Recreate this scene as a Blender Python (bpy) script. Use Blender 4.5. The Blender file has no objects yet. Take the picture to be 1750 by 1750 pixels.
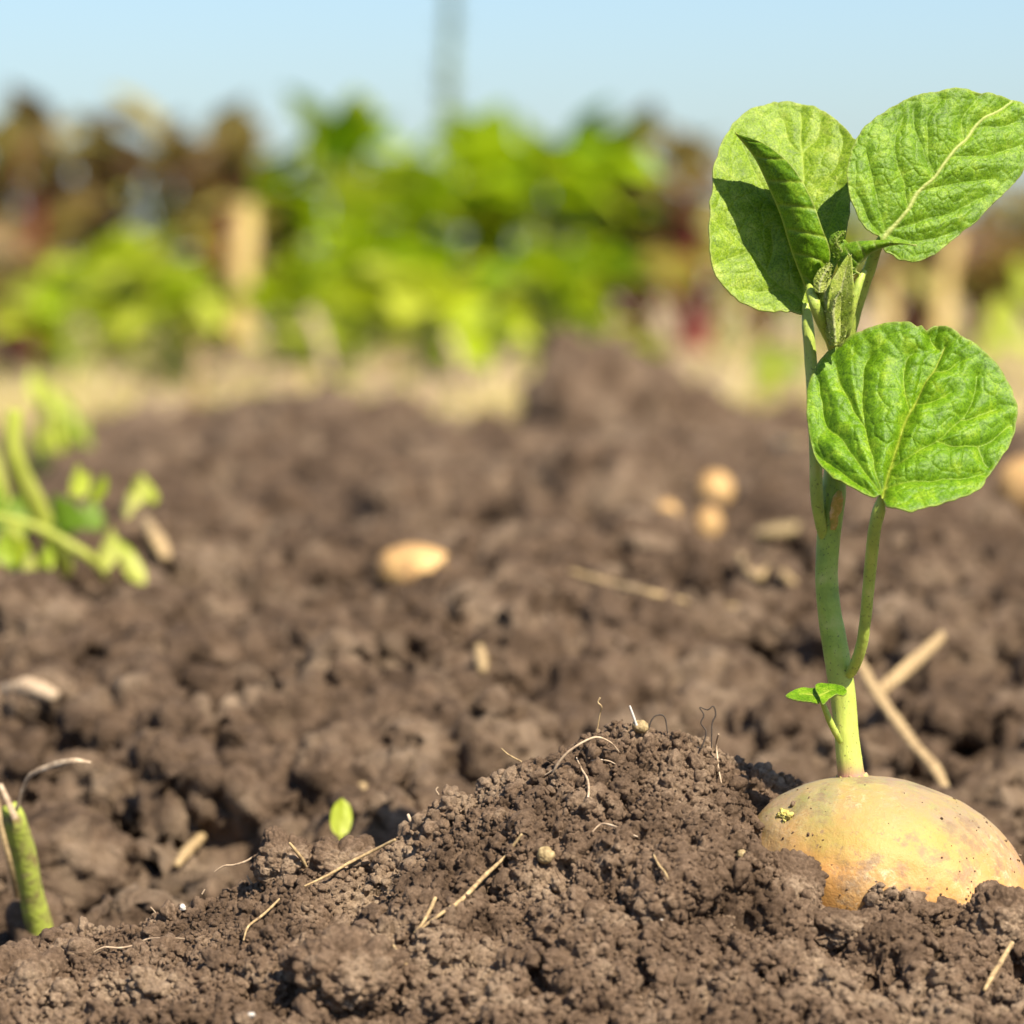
import bpy, bmesh, math, random
import numpy as np
from mathutils import Vector

S = bpy.context.scene
COL = S.collection
random.seed(7)
RNG = np.random.default_rng(11)
rad = math.radians

# ------------------------------------------------------------------ camera
CAM_H = 0.16                     # metres above the furrow
FPX = 7292.0                     # focal length in photo pixels (photo is 1750 wide)
PITCH = math.atan(395 / FPX)
cam_d = bpy.data.cameras.new('camera')
cam = bpy.data.objects.new('camera', cam_d)
COL.objects.link(cam)
cam.location = (0, 0, CAM_H)
cam.rotation_euler = (math.pi / 2 - PITCH, 0, 0)
cam_d.sensor_width = 24.0
cam_d.sensor_height = 24.0
cam_d.lens = 100.0
cam_d.clip_start = 0.02
cam_d.clip_end = 5000
cam_d.dof.use_dof = True
cam_d.dof.focus_distance = 0.992
cam_d.dof.aperture_fstop = 8.6
S.camera = cam

# ------------------------------------------------------------------ sky, sun, exposure
SUN = Vector((0.50, -0.70, 1.0)).normalized()      # towards the sun
elev = math.asin(SUN.z)
azim = math.atan2(SUN.x, SUN.y)
world = bpy.data.worlds.new("World")
S.world = world
world.use_nodes = True
wn = world.node_tree.nodes
wl = world.node_tree.links
bg = wn['Background']
sky = wn.new('ShaderNodeTexSky')
sky.sky_type = 'NISHITA'
sky.sun_disc = False
sky.sun_elevation = elev
sky.sun_rotation = azim
sky.altitude = 300
sky.air_density = 1.0
sky.dust_density = 1.3
sky.ozone_density = 6.0
wl.new(sky.outputs[0], bg.inputs[0])
bg.inputs[1].default_value = 0.082
sl = bpy.data.lights.new('sun', 'SUN')
sl.energy = 5.0
sl.angle = rad(0.53)
sl.color = (1.0, 0.90, 0.74)
so = bpy.data.objects.new('sun', sl)
COL.objects.link(so)
so.rotation_euler = SUN.to_track_quat('Z', 'Y').to_euler()
S.view_settings.view_transform = 'Standard'
S.view_settings.look = 'None'
S.view_settings.gamma = 1.0
S.view_settings.exposure = 1.0
S.cycles.use_denoising = True
S.cycles.max_bounces = 6
S.cycles.transparent_max_bounces = 6
S.render.film_transparent = False

# ------------------------------------------------------------------ helpers
def P(px, py, d):
    """point at world depth y = d seen at photo pixel (px, py)"""
    a = (px - 875) / FPX
    b = -(py - 875) / FPX
    c, s = math.cos(PITCH), math.sin(PITCH)
    dy = c + b * s
    dz = -s + b * c
    k = d / dy
    return np.array([a * k, d, CAM_H + dz * k])

def Pv(px, py, d):
    a = (px - 875) / FPX
    b = -(py - 875) / FPX
    c, s = math.cos(PITCH), math.sin(PITCH)
    dy = c + b * s
    dz = -s + b * c
    k = d / dy
    return np.stack([a * k, d * np.ones_like(a), CAM_H + dz * k], -1)

def project(V):
    c, s = math.cos(PITCH), math.sin(PITCH)
    x = V[..., 0]; y = V[..., 1]; z = V[..., 2] - CAM_H
    f = y * c - z * s
    u = y * s + z * c
    return 875 + FPX * x / f, 875 - FPX * u / f

def hash3(ix, iy, iz, seed):
    h = (ix.astype(np.int64) * 73856093) ^ (iy.astype(np.int64) * 19349663) ^ (iz.astype(np.int64) * 83492791) ^ (seed * 2654435761 % 4294967296)
    h &= 0xFFFFFFFF
    h = ((h ^ (h >> 16)) * 0x45d9f3b) & 0xFFFFFFFF
    h = ((h ^ (h >> 16)) * 0x45d9f3b) & 0xFFFFFFFF
    return h ^ (h >> 16)

def vnoise(p, cell, seed=0):
    q = p / cell
    i = np.floor(q).astype(np.int64)
    f = q - i
    f = f * f * (3 - 2 * f)
    out = np.zeros(len(p))
    for dx in (0, 1):
        wx = f[:, 0] if dx else 1 - f[:, 0]
        for dy in (0, 1):
            wy = f[:, 1] if dy else 1 - f[:, 1]
            for dz in (0, 1):
                wz = f[:, 2] if dz else 1 - f[:, 2]
                out += wx * wy * wz * (hash3(i[:, 0] + dx, i[:, 1] + dy, i[:, 2] + dz, seed) / 4294967295.0)
    return out * 2 - 1

def fbm(p, cell, seed=0, n=4):
    a = 1.0; t = 0.0
    for k in range(n):
        t = t + a * vnoise(p, cell / (2 ** k), seed + k)
        a *= 0.5
    return t

def lumps(p, cell, seed, rmin=0.45, rmax=0.9):
    """height of a random union of spheres (0..1): packed rounded grains"""
    q = p / cell
    i = np.floor(q).astype(np.int64)
    best = np.zeros(len(p))
    for dx in (-1, 0, 1):
        for dy in (-1, 0, 1):
            for dz in (-1, 0, 1):
                a = i[:, 0] + dx; b = i[:, 1] + dy; c = i[:, 2] + dz
                h = hash3(a, b, c, seed)
                cx = a + (h & 1023) / 1023.0
                cy = b + ((h >> 10) & 1023) / 1023.0
                cz = c + ((h >> 20) & 1023) / 1023.0
                r = rmin + (rmax - rmin) * (((h * 40503) >> 7) & 1023) / 1023.0
                d2 = (q[:, 0] - cx) ** 2 + (q[:, 1] - cy) ** 2 + (q[:, 2] - cz) ** 2
                np.maximum(best, r * r - d2, out=best)
    return np.sqrt(best)

def cells2(p, cell, seed):
    """F2-F1 of 2-D points: network of creases"""
    q = p / cell
    i = np.floor(q).astype(np.int64)
    f1 = np.full(len(p), 9.0); f2 = np.full(len(p), 9.0)
    z = np.zeros(len(p), dtype=np.int64)
    for dx in (-1, 0, 1):
        for dy in (-1, 0, 1):
            a = i[:, 0] + dx; b = i[:, 1] + dy
            h = hash3(a, b, z, seed)
            cx = a + (h & 1023) / 1023.0
            cy = b + ((h >> 10) & 1023) / 1023.0
            d = np.hypot(q[:, 0] - cx, q[:, 1] - cy)
            f2 = np.minimum(f2, np.maximum(f1, d))
            f1 = np.minimum(f1, d)
    return f2 - f1

def mesh_obj(name, V, F, mat, parent=None, smooth=True, attrs=None, loc=None):
    V = np.asarray(V, dtype=np.float64).reshape(-1, 3)
    F = np.asarray(F, dtype=np.int32)
    k = F.shape[1]
    if loc is not None:
        V = V - np.asarray(loc)
    me = bpy.data.meshes.new(name)
    me.vertices.add(len(V)); me.vertices.foreach_set('co', V.astype(np.float32).ravel())
    me.loops.add(F.size); me.loops.foreach_set('vertex_index', F.ravel())
    me.polygons.add(len(F))
    me.polygons.foreach_set('loop_start', np.arange(0, F.size, k, dtype=np.int32))
    me.polygons.foreach_set('loop_total', np.full(len(F), k, dtype=np.int32))
    me.polygons.foreach_set('use_smooth', np.full(len(F), smooth))
    me.update(calc_edges=True)
    if attrs:
        for n, a in attrs.items():
            at = me.attributes.new(n, 'FLOAT', 'POINT')
            at.data.foreach_set('value', np.asarray(a, dtype=np.float32))
    if mat: me.materials.append(mat)
    o = bpy.data.objects.new(name, me)
    COL.objects.link(o)
    if loc is not None and parent is None:
        o.location = loc
    if parent is not None:
        o.parent = parent
    return o

def tag(o, label=None, cat=None, group=None, kind=None):
    if label: o['label'] = label
    if cat: o['category'] = cat
    if group: o['group'] = group
    if kind: o['kind'] = kind
    return o

def empty(name, loc):
    o = bpy.data.objects.new(name, None)
    o.empty_display_size = 0.01
    o.location = loc
    COL.objects.link(o)
    return o

def grid_faces(nr, nc, wrap=False):
    r = np.arange(nr - 1)[:, None]
    c = np.arange(nc if wrap else nc - 1)[None, :]
    a = r * nc + c
    b = r * nc + (c + 1) % nc
    return np.stack([a, b, b + nc, a + nc], -1).reshape(-1, 4)

def catmull(pts, n, closed=False):
    p = np.asarray(pts, dtype=float)
    m = len(p)
    segs = m if closed else m - 1
    t = np.linspace(0, segs, n, endpoint=not closed)
    i = np.minimum(np.floor(t).astype(int), segs - 1)
    f = (t - i)[:, None]
    def g(k):
        return p[k % m] if closed else p[np.clip(k, 0, m - 1)]
    p0, p1, p2, p3 = g(i - 1), g(i), g(i + 1), g(i + 2)
    return 0.5 * ((2 * p1) + (-p0 + p2) * f + (2 * p0 - 5 * p1 + 4 * p2 - p3) * f ** 2 + (-p0 + 3 * p1 - 3 * p2 + p3) * f ** 3)

def tube_arrays(path, radii, n=40, sides=12, wob=0.0, seed=0, flat=1.0):
    c = catmull(path, n)
    r = np.interp(np.linspace(0, 1, n), np.linspace(0, 1, len(radii)), radii)
    t = np.gradient(c, axis=0)
    t /= np.linalg.norm(t, axis=1)[:, None] + 1e-12
    up = np.array([0.3, -0.9, 0.31])
    a = np.cross(t, up); a /= np.linalg.norm(a, axis=1)[:, None] + 1e-9
    b = np.cross(t, a)
    th = np.linspace(0, 2 * math.pi, sides, endpoint=False)
    V = c[:, None, :] + r[:, None, None] * (np.cos(th)[None, :, None] * a[:, None, :] + flat * np.sin(th)[None, :, None] * b[:, None, :])
    V = V.reshape(-1, 3)
    if wob:
        nr = np.repeat(r, sides)
        N = V - np.repeat(c, sides, axis=0)
        N /= np.linalg.norm(N, axis=1)[:, None] + 1e-12
        V = V + N * (fbm(V, r.max() * 2.2, seed, 3) * wob * nr)[:, None]
    F = grid_faces(n, sides, True)
    V = np.vstack([V, c[:1], c[-1:]])
    k = n * sides
    caps = []
    for j in range(sides):
        j2 = (j + 1) % sides
        caps.append((j2, j, k, k)); caps.append(((n - 1) * sides + j, (n - 1) * sides + j2, k + 1, k + 1))
    # caps as quads with a doubled vertex are bad: convert all to triangles
    T = np.vstack([F[:, [0, 1, 2]], F[:, [0, 2, 3]], np.array([(x[0], x[1], x[2]) for x in caps])])
    return V, T

def join(parts):
    V = []; F = []; o = 0
    for v, f in parts:
        V.append(v); F.append(np.asarray(f) + o); o += len(v)
    return np.vstack(V), np.vstack(F)

def tri(F):
    F = np.asarray(F)
    return np.vstack([F[:, [0, 1, 2]], F[:, [0, 2, 3]]])

# ------------------------------------------------------------------ materials
def mat(name):
    m = bpy.data.materials.new(name); m.use_nodes = True
    nt = m.node_tree
    return m, nt, nt.nodes, nt.links, nt.nodes['Principled BSDF']

def n_noise(nt, scale, detail=5, rough=0.55, vec=None, dist=0.0):
    n = nt.nodes.new('ShaderNodeTexNoise')
    n.inputs['Scale'].default_value = scale
    n.inputs['Detail'].default_value = detail
    n.inputs['Roughness'].default_value = rough
    n.inputs['Distortion'].default_value = dist
    if vec is not None: nt.links.new(vec, n.inputs['Vector'])
    return n.outputs['Fac']

def n_ramp(nt, src, stops, interp='LINEAR'):
    r = nt.nodes.new('ShaderNodeValToRGB')
    r.color_ramp.interpolation = interp
    while len(r.color_ramp.elements) < len(stops):
        r.color_ramp.elements.new(0.5)
    for e, (p, c) in zip(r.color_ramp.elements, stops):
        e.position = p
        e.color = (*c, 1) if not isinstance(c, (int, float)) else (c, c, c, 1)
    nt.links.new(src, r.inputs[0])
    return r.outputs[0]

def n_mix(nt, fac, a, b, mode='MIX'):
    m = nt.nodes.new('ShaderNodeMix'); m.data_type = 'RGBA'; m.blend_type = mode
    for i, v in ((0, fac), (6, a), (7, b)):
        if hasattr(v, 'is_output'): nt.links.new(v, m.inputs[i])
        elif isinstance(v, (int, float)): m.inputs[i].default_value = v
        else: m.inputs[i].default_value = (*v, 1)
    return m.outputs[2]

def n_math(nt, op, a, b=0.0, clamp=False):
    m = nt.nodes.new('ShaderNodeMath'); m.operation = op; m.use_clamp = clamp
    for i, v in ((0, a), (1, b)):
        if hasattr(v, 'is_output'): nt.links.new(v, m.inputs[i])
        else: m.inputs[i].default_value = v
    return m.outputs[0]

def n_bump(nt, h, strength, dist, prev=None):
    b = nt.nodes.new('ShaderNodeBump')
    b.inputs['Strength'].default_value = strength
    b.inputs['Distance'].default_value = dist
    nt.links.new(h, b.inputs['Height'])
    if prev is not None: nt.links.new(prev, b.inputs['Normal'])
    return b.outputs[0]

def objco(nt):
    return nt.nodes.new('ShaderNodeTexCoord').outputs['Object']

def attr(nt, name):
    a = nt.nodes.new('ShaderNodeAttribute'); a.attribute_name = name
    return a.outputs['Fac']

SOIL_D = (0.090, 0.056, 0.034)
SOIL_M = (0.228, 0.152, 0.098)
SOIL_L = (0.43, 0.312, 0.208)

def soil_material(name, fine, tan=False):
    m, nt, N, L, B = mat(name)
    co = objco(nt)
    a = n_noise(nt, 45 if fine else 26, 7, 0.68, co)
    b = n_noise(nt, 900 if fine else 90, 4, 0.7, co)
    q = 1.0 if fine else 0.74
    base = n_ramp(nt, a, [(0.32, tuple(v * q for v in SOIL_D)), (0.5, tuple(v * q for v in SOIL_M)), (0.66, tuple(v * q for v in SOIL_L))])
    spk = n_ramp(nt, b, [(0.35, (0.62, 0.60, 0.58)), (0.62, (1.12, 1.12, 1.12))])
    c = n_mix(nt, 1.0, base, spk, 'MULTIPLY')
    if tan:
        sx = nt.nodes.new('ShaderNodeSeparateXYZ'); L.new(co, sx.inputs[0])
        mr = nt.nodes.new('ShaderNodeMapRange')
        mr.inputs['From Min'].default_value = 2.60; mr.inputs['From Max'].default_value = 2.75
        wob = n_math(nt, 'ADD', sx.outputs['Y'], n_math(nt, 'MULTIPLY', n_noise(nt, 5, 4, 0.6, co), 0.3))
        L.new(n_math(nt, 'SUBTRACT', wob, 0.15), mr.inputs['Value'])
        tn = n_ramp(nt, n_noise(nt, 25, 5, 0.6, co), [(0.3, (0.34, 0.23, 0.15)), (0.55, (0.50, 0.37, 0.23)), (0.7, (0.48, 0.46, 0.16))])
        c = n_mix(nt, mr.outputs[0], c, tn)
    L.new(c, B.inputs['Base Color'])
    B.inputs['Roughness'].default_value = 0.95
    B.inputs['Specular IOR Level'].default_value = 0.18
    if fine:
        b1 = n_bump(nt, n_noise(nt, 1600, 5, 0.7, co), 1.0, 0.0010)
        b2 = n_bump(nt, n_noise(nt, 5200, 3, 0.7, co), 1.0, 0.0003, b1)
        L.new(b2, B.inputs['Normal'])
    else:
        L.new(n_bump(nt, n_noise(nt, 260, 5, 0.7, co), 1.0, 0.006), B.inputs['Normal'])
    return m

M_SOIL = soil_material('fine_soil', True)
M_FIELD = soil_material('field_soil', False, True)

def leaf_material(name, deep, mid, light, vein, trans, rough=0.42, transw=0.34, speckle=0.0):
    m, nt, N, L, B = mat(name)
    co = objco(nt)
    v = attr(nt, 'vein')
    e = attr(nt, 'edge')
    a = n_noise(nt, 260, 5, 0.65, co)
    f = n_noise(nt, 2300, 4, 0.7, co)
    c = n_ramp(nt, a, [(0.30, deep), (0.52, mid), (0.72, light)])
    fs = n_ramp(nt, f, [(0.38, (0.52, 0.60, 0.5)), (0.58, (1.15, 1.12, 1.2))])
    c = n_mix(nt, 1.0, c, fs, 'MULTIPLY')
    if speckle:
        sp = n_ramp(nt, n_noise(nt, 4200, 2, 0.6, co), [(0.60, 0.0), (0.68, 1.0)])
        c = n_mix(nt, n_math(nt, 'MULTIPLY', sp, speckle), c, (0.42, 0.46, 0.22))
        ds = n_ramp(nt, n_noise(nt, 900, 3, 0.6, co), [(0.70, 0.0), (0.76, 1.0)])
        c = n_mix(nt, n_math(nt, 'MULTIPLY', ds, 0.6), c, (0.08, 0.06, 0.03))
    c = n_mix(nt, v, c, vein)
    c = n_mix(nt, n_math(nt, 'MULTIPLY', e, 0.45), c, (0.42, 0.44, 0.12))
    L.new(c, B.inputs['Base Color'])
    B.inputs['Roughness'].default_value = rough
    B.inputs['Specular IOR Level'].default_value = 0.32
    bp = n_bump(nt, n_noise(nt, 1500, 4, 0.7, co), 0.55, 0.0003)
    bp = n_bump(nt, n_noise(nt, 5000, 2, 0.7, co), 0.5, 0.00012, bp)
    L.new(bp, B.inputs['Normal'])
    T = N.new('ShaderNodeBsdfTranslucent')
    tc = n_mix(nt, 1.0, n_mix(nt, v, trans, (0.45, 0.55, 0.12)), fs, 'MULTIPLY')
    L.new(tc, T.inputs[0])
    L.new(bp, T.inputs[1])
    X = N.new('ShaderNodeMixShader'); X.inputs[0].default_value = transw
    L.new(B.outputs[0], X.inputs[1]); L.new(T.outputs[0], X.inputs[2])
    L.new(X.outputs[0], N['Material Output'].inputs[0])
    return m

M_LEAF = leaf_material('leaf_green', (0.09, 0.20, 0.004), (0.165, 0.325, 0.008), (0.31, 0.47, 0.022), (0.42, 0.50, 0.06), (0.30, 0.46, 0.005), 0.36)
M_LEAF2 = leaf_material('leaf_speckled', (0.15, 0.25, 0.008), (0.255, 0.39, 0.018), (0.42, 0.52, 0.075), (0.36, 0.48, 0.04), (0.26, 0.42, 0.005), 0.38, 0.34, 0.45)
M_LEAF3 = leaf_material('leaf_right', (0.095, 0.20, 0.006), (0.18, 0.33, 0.010), (0.32, 0.47, 0.035), (0.48, 0.53, 0.15), (0.27, 0.42, 0.005), 0.38, 0.34, 0.30)
M_YOUNG = leaf_material('young_leaf', (0.30, 0.42, 0.03), (0.46, 0.55, 0.08), (0.62, 0.64, 0.22), (0.72, 0.72, 0.38), (0.42, 0.55, 0.03), 0.6, 0.4)

def stem_material():
    m, nt, N, L, B = mat('stem_green')
    co = objco(nt)
    a = n_noise(nt, 160, 4, 0.6, co)
    c = n_ramp(nt, a, [(0.3, (0.17, 0.27, 0.03)), (0.55, (0.32, 0.43, 0.05)), (0.75, (0.46, 0.50, 0.12))])
    tone = attr(nt, 'tone')            # paler and yellower near the tuber
    c = n_mix(nt, tone, c, (0.58, 0.60, 0.13))
    sp = n_ramp(nt, n_noise(nt, 1300, 3, 0.6, co), [(0.60, 0.0), (0.68, 1.0)])
    c = n_mix(nt, n_math(nt, 'MULTIPLY', sp, 0.6), c, (0.05, 0.045, 0.02))
    pk = attr(nt, 'pink')
    c = n_mix(nt, pk, c, (0.36, 0.17, 0.12))
    L.new(c, B.inputs['Base Color'])
    B.inputs['Roughness'].default_value = 0.5
    B.inputs['Subsurface Weight'].default_value = 0.15
    B.inputs['Subsurface Radius'].default_value = (0.3, 0.6, 0.1)
    B.inputs['Subsurface Scale'].default_value = 0.002
    mp = nt.nodes.new('ShaderNodeMapping'); mp.inputs['Scale'].default_value = (1, 1, 0.25)
    L.new(co, mp.inputs[0])
    L.new(n_bump(nt, n_noise(nt, 1200, 4, 0.6, mp.outputs[0]), 0.5, 0.0004), B.inputs['Normal'])
    return m
M_STEM = stem_material()

def simple(name, stops, scale, rough=0.8, trans=None, bump=None, per=None):
    m, nt, N, L, B = mat(name)
    co = objco(nt)
    f = n_noise(nt, scale, 5, 0.6, co)
    if per:
        f = n_math(nt, 'ADD', n_math(nt, 'MULTIPLY', attr(nt, per), 0.75), n_math(nt, 'MULTIPLY', f, 0.25))
    c = n_ramp(nt, f, stops)
    L.new(c, B.inputs['Base Color'])
    B.inputs['Roughness'].default_value = rough
    B.inputs['Specular IOR Level'].default_value = 0.3
    if bump: L.new(n_bump(nt, n_noise(nt, bump[0], 4, 0.6, co), 0.7, bump[1]), B.inputs['Normal'])
    if trans:
        T = N.new('ShaderNodeBsdfTranslucent')
        L.new(n_mix(nt, 0.5, c, trans), T.inputs[0])
        X = N.new('ShaderNodeMixShader'); X.inputs[0].default_value = 0.4
        L.new(B.outputs[0], X.inputs[1]); L.new(T.outputs[0], X.inputs[2])
        L.new(X.outputs[0], N['Material Output'].inputs[0])
    return m

M_STRAW = simple('dry_straw', [(0.3, (0.16, 0.105, 0.06)), (0.5, (0.36, 0.25, 0.12)), (0.72, (0.52, 0.39, 0.21))], 700, 0.7, None, (1500, 0.0003))
M_ROOT = simple('pale_root', [(0.3, (0.22, 0.15, 0.10)), (0.55, (0.46, 0.34, 0.22)), (0.75, (0.60, 0.49, 0.36))], 500, 0.7)
M_DARKROOT = simple('dark_root', [(0.3, (0.03, 0.022, 0.018)), (0.7, (0.10, 0.075, 0.055))], 500, 0.8)
M_WHITE = simple('white_chip', [(0.3, (0.42, 0.38, 0.33)), (0.7, (0.62, 0.58, 0.52))], 500, 0.5)
M_STALK = simple('cut_stalk', [(0.32, (0.20, 0.13, 0.06)), (0.44, (0.26, 0.27, 0.06)), (0.60, (0.36, 0.42, 0.06)), (0.72, (0.34, 0.26, 0.12))], 220, 0.55, None, (700, 0.0006))
M_BUD = simple('sprout_bud', [(0.3, (0.22, 0.16, 0.05)), (0.5, (0.42, 0.36, 0.09)), (0.7, (0.50, 0.42, 0.16))], 900, 0.6)
M_GREEN = simple('bush_green', [(0.08, (0.02, 0.06, 0.003)), (0.28, (0.09, 0.21, 0.003)), (0.50, (0.30, 0.44, 0.006)), (0.72, (0.50, 0.56, 0.04)), (0.95, (0.55, 0.58, 0.16))], 20, 0.4, (0.5, 0.62, 0.005), None, 'tone')
M_BEET = simple('beet_leaf', [(0.05, (0.04, 0.018, 0.018)), (0.25, (0.14, 0.085, 0.05)), (0.45, (0.34, 0.24, 0.13)), (0.65, (0.40, 0.40, 0.07)), (0.82, (0.46, 0.36, 0.22)), (1.0, (0.55, 0.44, 0.32))], 20, 0.4, (0.42, 0.32, 0.06), None, 'tone')
M_BEETSTEM = simple('beet_stalk', [(0.3, (0.16, 0.01, 0.02)), (0.7, (0.32, 0.06, 0.06))], 60, 0.5)
M_GSTEM = simple('green_stalk', [(0.3, (0.15, 0.20, 0.03)), (0.7, (0.38, 0.40, 0.12))], 60, 0.5)
M_WEED = simple('weed_leaf', [(0.1, (0.10, 0.20, 0.008)), (0.45, (0.42, 0.50, 0.03)), (0.9, (0.70, 0.64, 0.24))], 60, 0.5, (0.5, 0.55, 0.05), None, 'tone')
M_GRASS = simple('dry_grass', [(0.1, (0.32, 0.38, 0.06)), (0.45, (0.60, 0.50, 0.17)), (0.9, (0.75, 0.60, 0.40))], 60, 0.7, (0.5, 0.4, 0.15), None, 'tone')
M_WOOD = simple('dry_stalk', [(0.3, (0.42, 0.30, 0.10)), (0.6, (0.58, 0.44, 0.17)), (0.8, (0.66, 0.54, 0.28))], 60, 0.7, None, (120, 0.002))
M_TALL = simple('tall_weed', [(0.3, (0.10, 0.14, 0.07)), (0.7, (0.20, 0.25, 0.12))], 30, 0.7)

M_HUSK = simple('seed_husk', [(0.3, (0.16, 0.11, 0.05)), (0.55, (0.34, 0.25, 0.12)), (0.75, (0.50, 0.40, 0.22))], 900, 0.7, None, (1500, .0004))
M_SCAR = simple('torn_scar', [(0.3, (0.22, 0.26, 0.04)), (0.5, (0.45, 0.30, 0.06)), (0.7, (0.62, 0.42, 0.20))], 500, 0.7)

def potato_material(name, dirty):
    m, nt, N, L, B = mat(name)
    co = objco(nt)
    a = n_noise(nt, 70, 5, 0.6, co)
    c = n_ramp(nt, a, [(0.28, (0.45, 0.21, 0.045)), (0.5, (0.52, 0.27, 0.080)), (0.72, (0.56, 0.335, 0.135))])
    # netted pale flaky skin
    net = n_ramp(nt, n_noise(nt, 420, 6, 0.75, co, 0.6), [(0.50, 0.0), (0.64, 1.0)])
    reg = n_ramp(nt, n_noise(nt, 38, 3, 0.5, co), [(0.42, 0.0), (0.60, 1.0)])
    c = n_mix(nt, n_math(nt, 'MULTIPLY', n_math(nt, 'MULTIPLY', net, reg), 0.85), c, (0.80, 0.64, 0.40))
    if dirty:
        g = attr(nt, 'green')
        gn = n_ramp(nt, n_noise(nt, 90, 4, 0.6, co), [(0.35, 0.35), (0.6, 1.0)])
        c = n_mix(nt, n_math(nt, 'MULTIPLY', g, gn), c, (0.27, 0.29, 0.07))
        dust = attr(nt, 'dust')
        dn = n_ramp(nt, n_noise(nt, 150, 6, 0.7, co), [(0.30, 0.25), (0.62, 1.0)])
        c = n_mix(nt, n_math(nt, 'MULTIPLY', dust, dn), c, (0.30, 0.21, 0.13))
        bl = n_ramp(nt, n_noise(nt, 85, 7, 0.72, co, 0.3), [(0.53, 0.0), (0.61, 1.0)])
        c = n_mix(nt, n_math(nt, 'MULTIPLY', bl, 0.72), c, (0.22, 0.145, 0.085))
        bl2 = n_ramp(nt, n_noise(nt, 420, 4, 0.7, co), [(0.60, 0.0), (0.68, 1.0)])
        c = n_mix(nt, n_math(nt, 'MULTIPLY', bl2, 0.7), c, (0.22, 0.14, 0.08))
    sp = n_ramp(nt, n_noise(nt, 1500, 2, 0.5, co), [(0.64, 0.0), (0.70, 1.0)])
    c = n_mix(nt, n_math(nt, 'MULTIPLY', sp, 0.7), c, (0.36, 0.20, 0.08))
    L.new(c, B.inputs['Base Color'])
    B.inputs['Roughness'].default_value = 0.55
    B.inputs['Specular IOR Level'].default_value = 0.35
    B.inputs['Subsurface Weight'].default_value = 0.12
    B.inputs['Subsurface Radius'].default_value = (1.0, 0.5, 0.2)
    B.inputs['Subsurface Scale'].default_value = 0.002
    b1 = n_bump(nt, n_noise(nt, 260, 5, 0.65, co), 0.5, 0.0010)
    b2 = n_bump(nt, n_noise(nt, 2200, 4, 0.7, co), 0.5, 0.00022, b1)
    L.new(b2, B.inputs['Normal'])
    return m
M_POT = potato_material('potato_skin', True)
M_POT2 = simple('dusty_potato_skin', [(0.34, (0.22, 0.14, 0.08)), (0.46, (0.46, 0.27, 0.10)), (0.60, (0.56, 0.36, 0.15)), (0.74, (0.34, 0.23, 0.13))], 90, 0.7, None, (400, .001))

# ------------------------------------------------------------------ soil mound (in focus)
CREST = [(-500, 1700), (-200, 1660), (0, 1632), (60, 1615), (180, 1600), (260, 1568), (350, 1545), (430, 1518), (500, 1478), (560, 1470), (610, 1478),
         (700, 1425), (760, 1368), (850, 1330), (920, 1290), (1010, 1262), (1060, 1246), (1130, 1244), (1220, 1262), (1300, 1310), (1410, 1350),
         (1520, 1400), (1640, 1460), (1745, 1505), (1900, 1560), (2300, 1660)]
cx_ = np.array([c[0] for c in CREST], float); cy_ = np.array([c[1] for c in CREST], float)
def crest_depth(px):
    return 1.0 + 0.030 * np.clip((px - 1150) / 250, 0, 1) ** 1.0
cpx = np.linspace(-500, 2300, 300)
cpy = np.interp(cpx, cx_, cy_)
cyd = crest_depth(cpx)
cw = Pv(cpx, cpy, cyd)

def mound_height(x, y):
    zc = np.interp(x, cw[:, 0], cw[:, 2])
    yc = np.interp(x, cw[:, 0], cyd)
    zf = -0.0065 + 0.004 * np.clip((x + 0.02) / 0.1, 0, 1)
    Lf = yc - 0.905
    t = (yc - y) / Lf
    tt = np.clip(t, 0, 1)
    s = 1 - (1.12 * tt - 0.12 * np.sin(tt * math.pi) * 0.6 - 0.12 * tt ** 2)
    s = np.where(t < 0.12, s, s)
    front = zf + (zc - zf) * s - np.clip(t - 1, 0, 9) * Lf * 0.22
    b = np.clip(y - yc, 0, 9)
    back = zc - 0.75 * (np.sqrt(b * b + 0.008 ** 2) - 0.008)
    z = np.where(y > yc, back, front)
    return z

def grid_normals(G):
    du = np.gradient(G, axis=1); dv = np.gradient(G, axis=0)
    n = np.cross(du, dv)
    n /= np.linalg.norm(n, axis=-1)[..., None] + 1e-12
    return n * np.sign(n[..., 2:3].mean())

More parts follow.
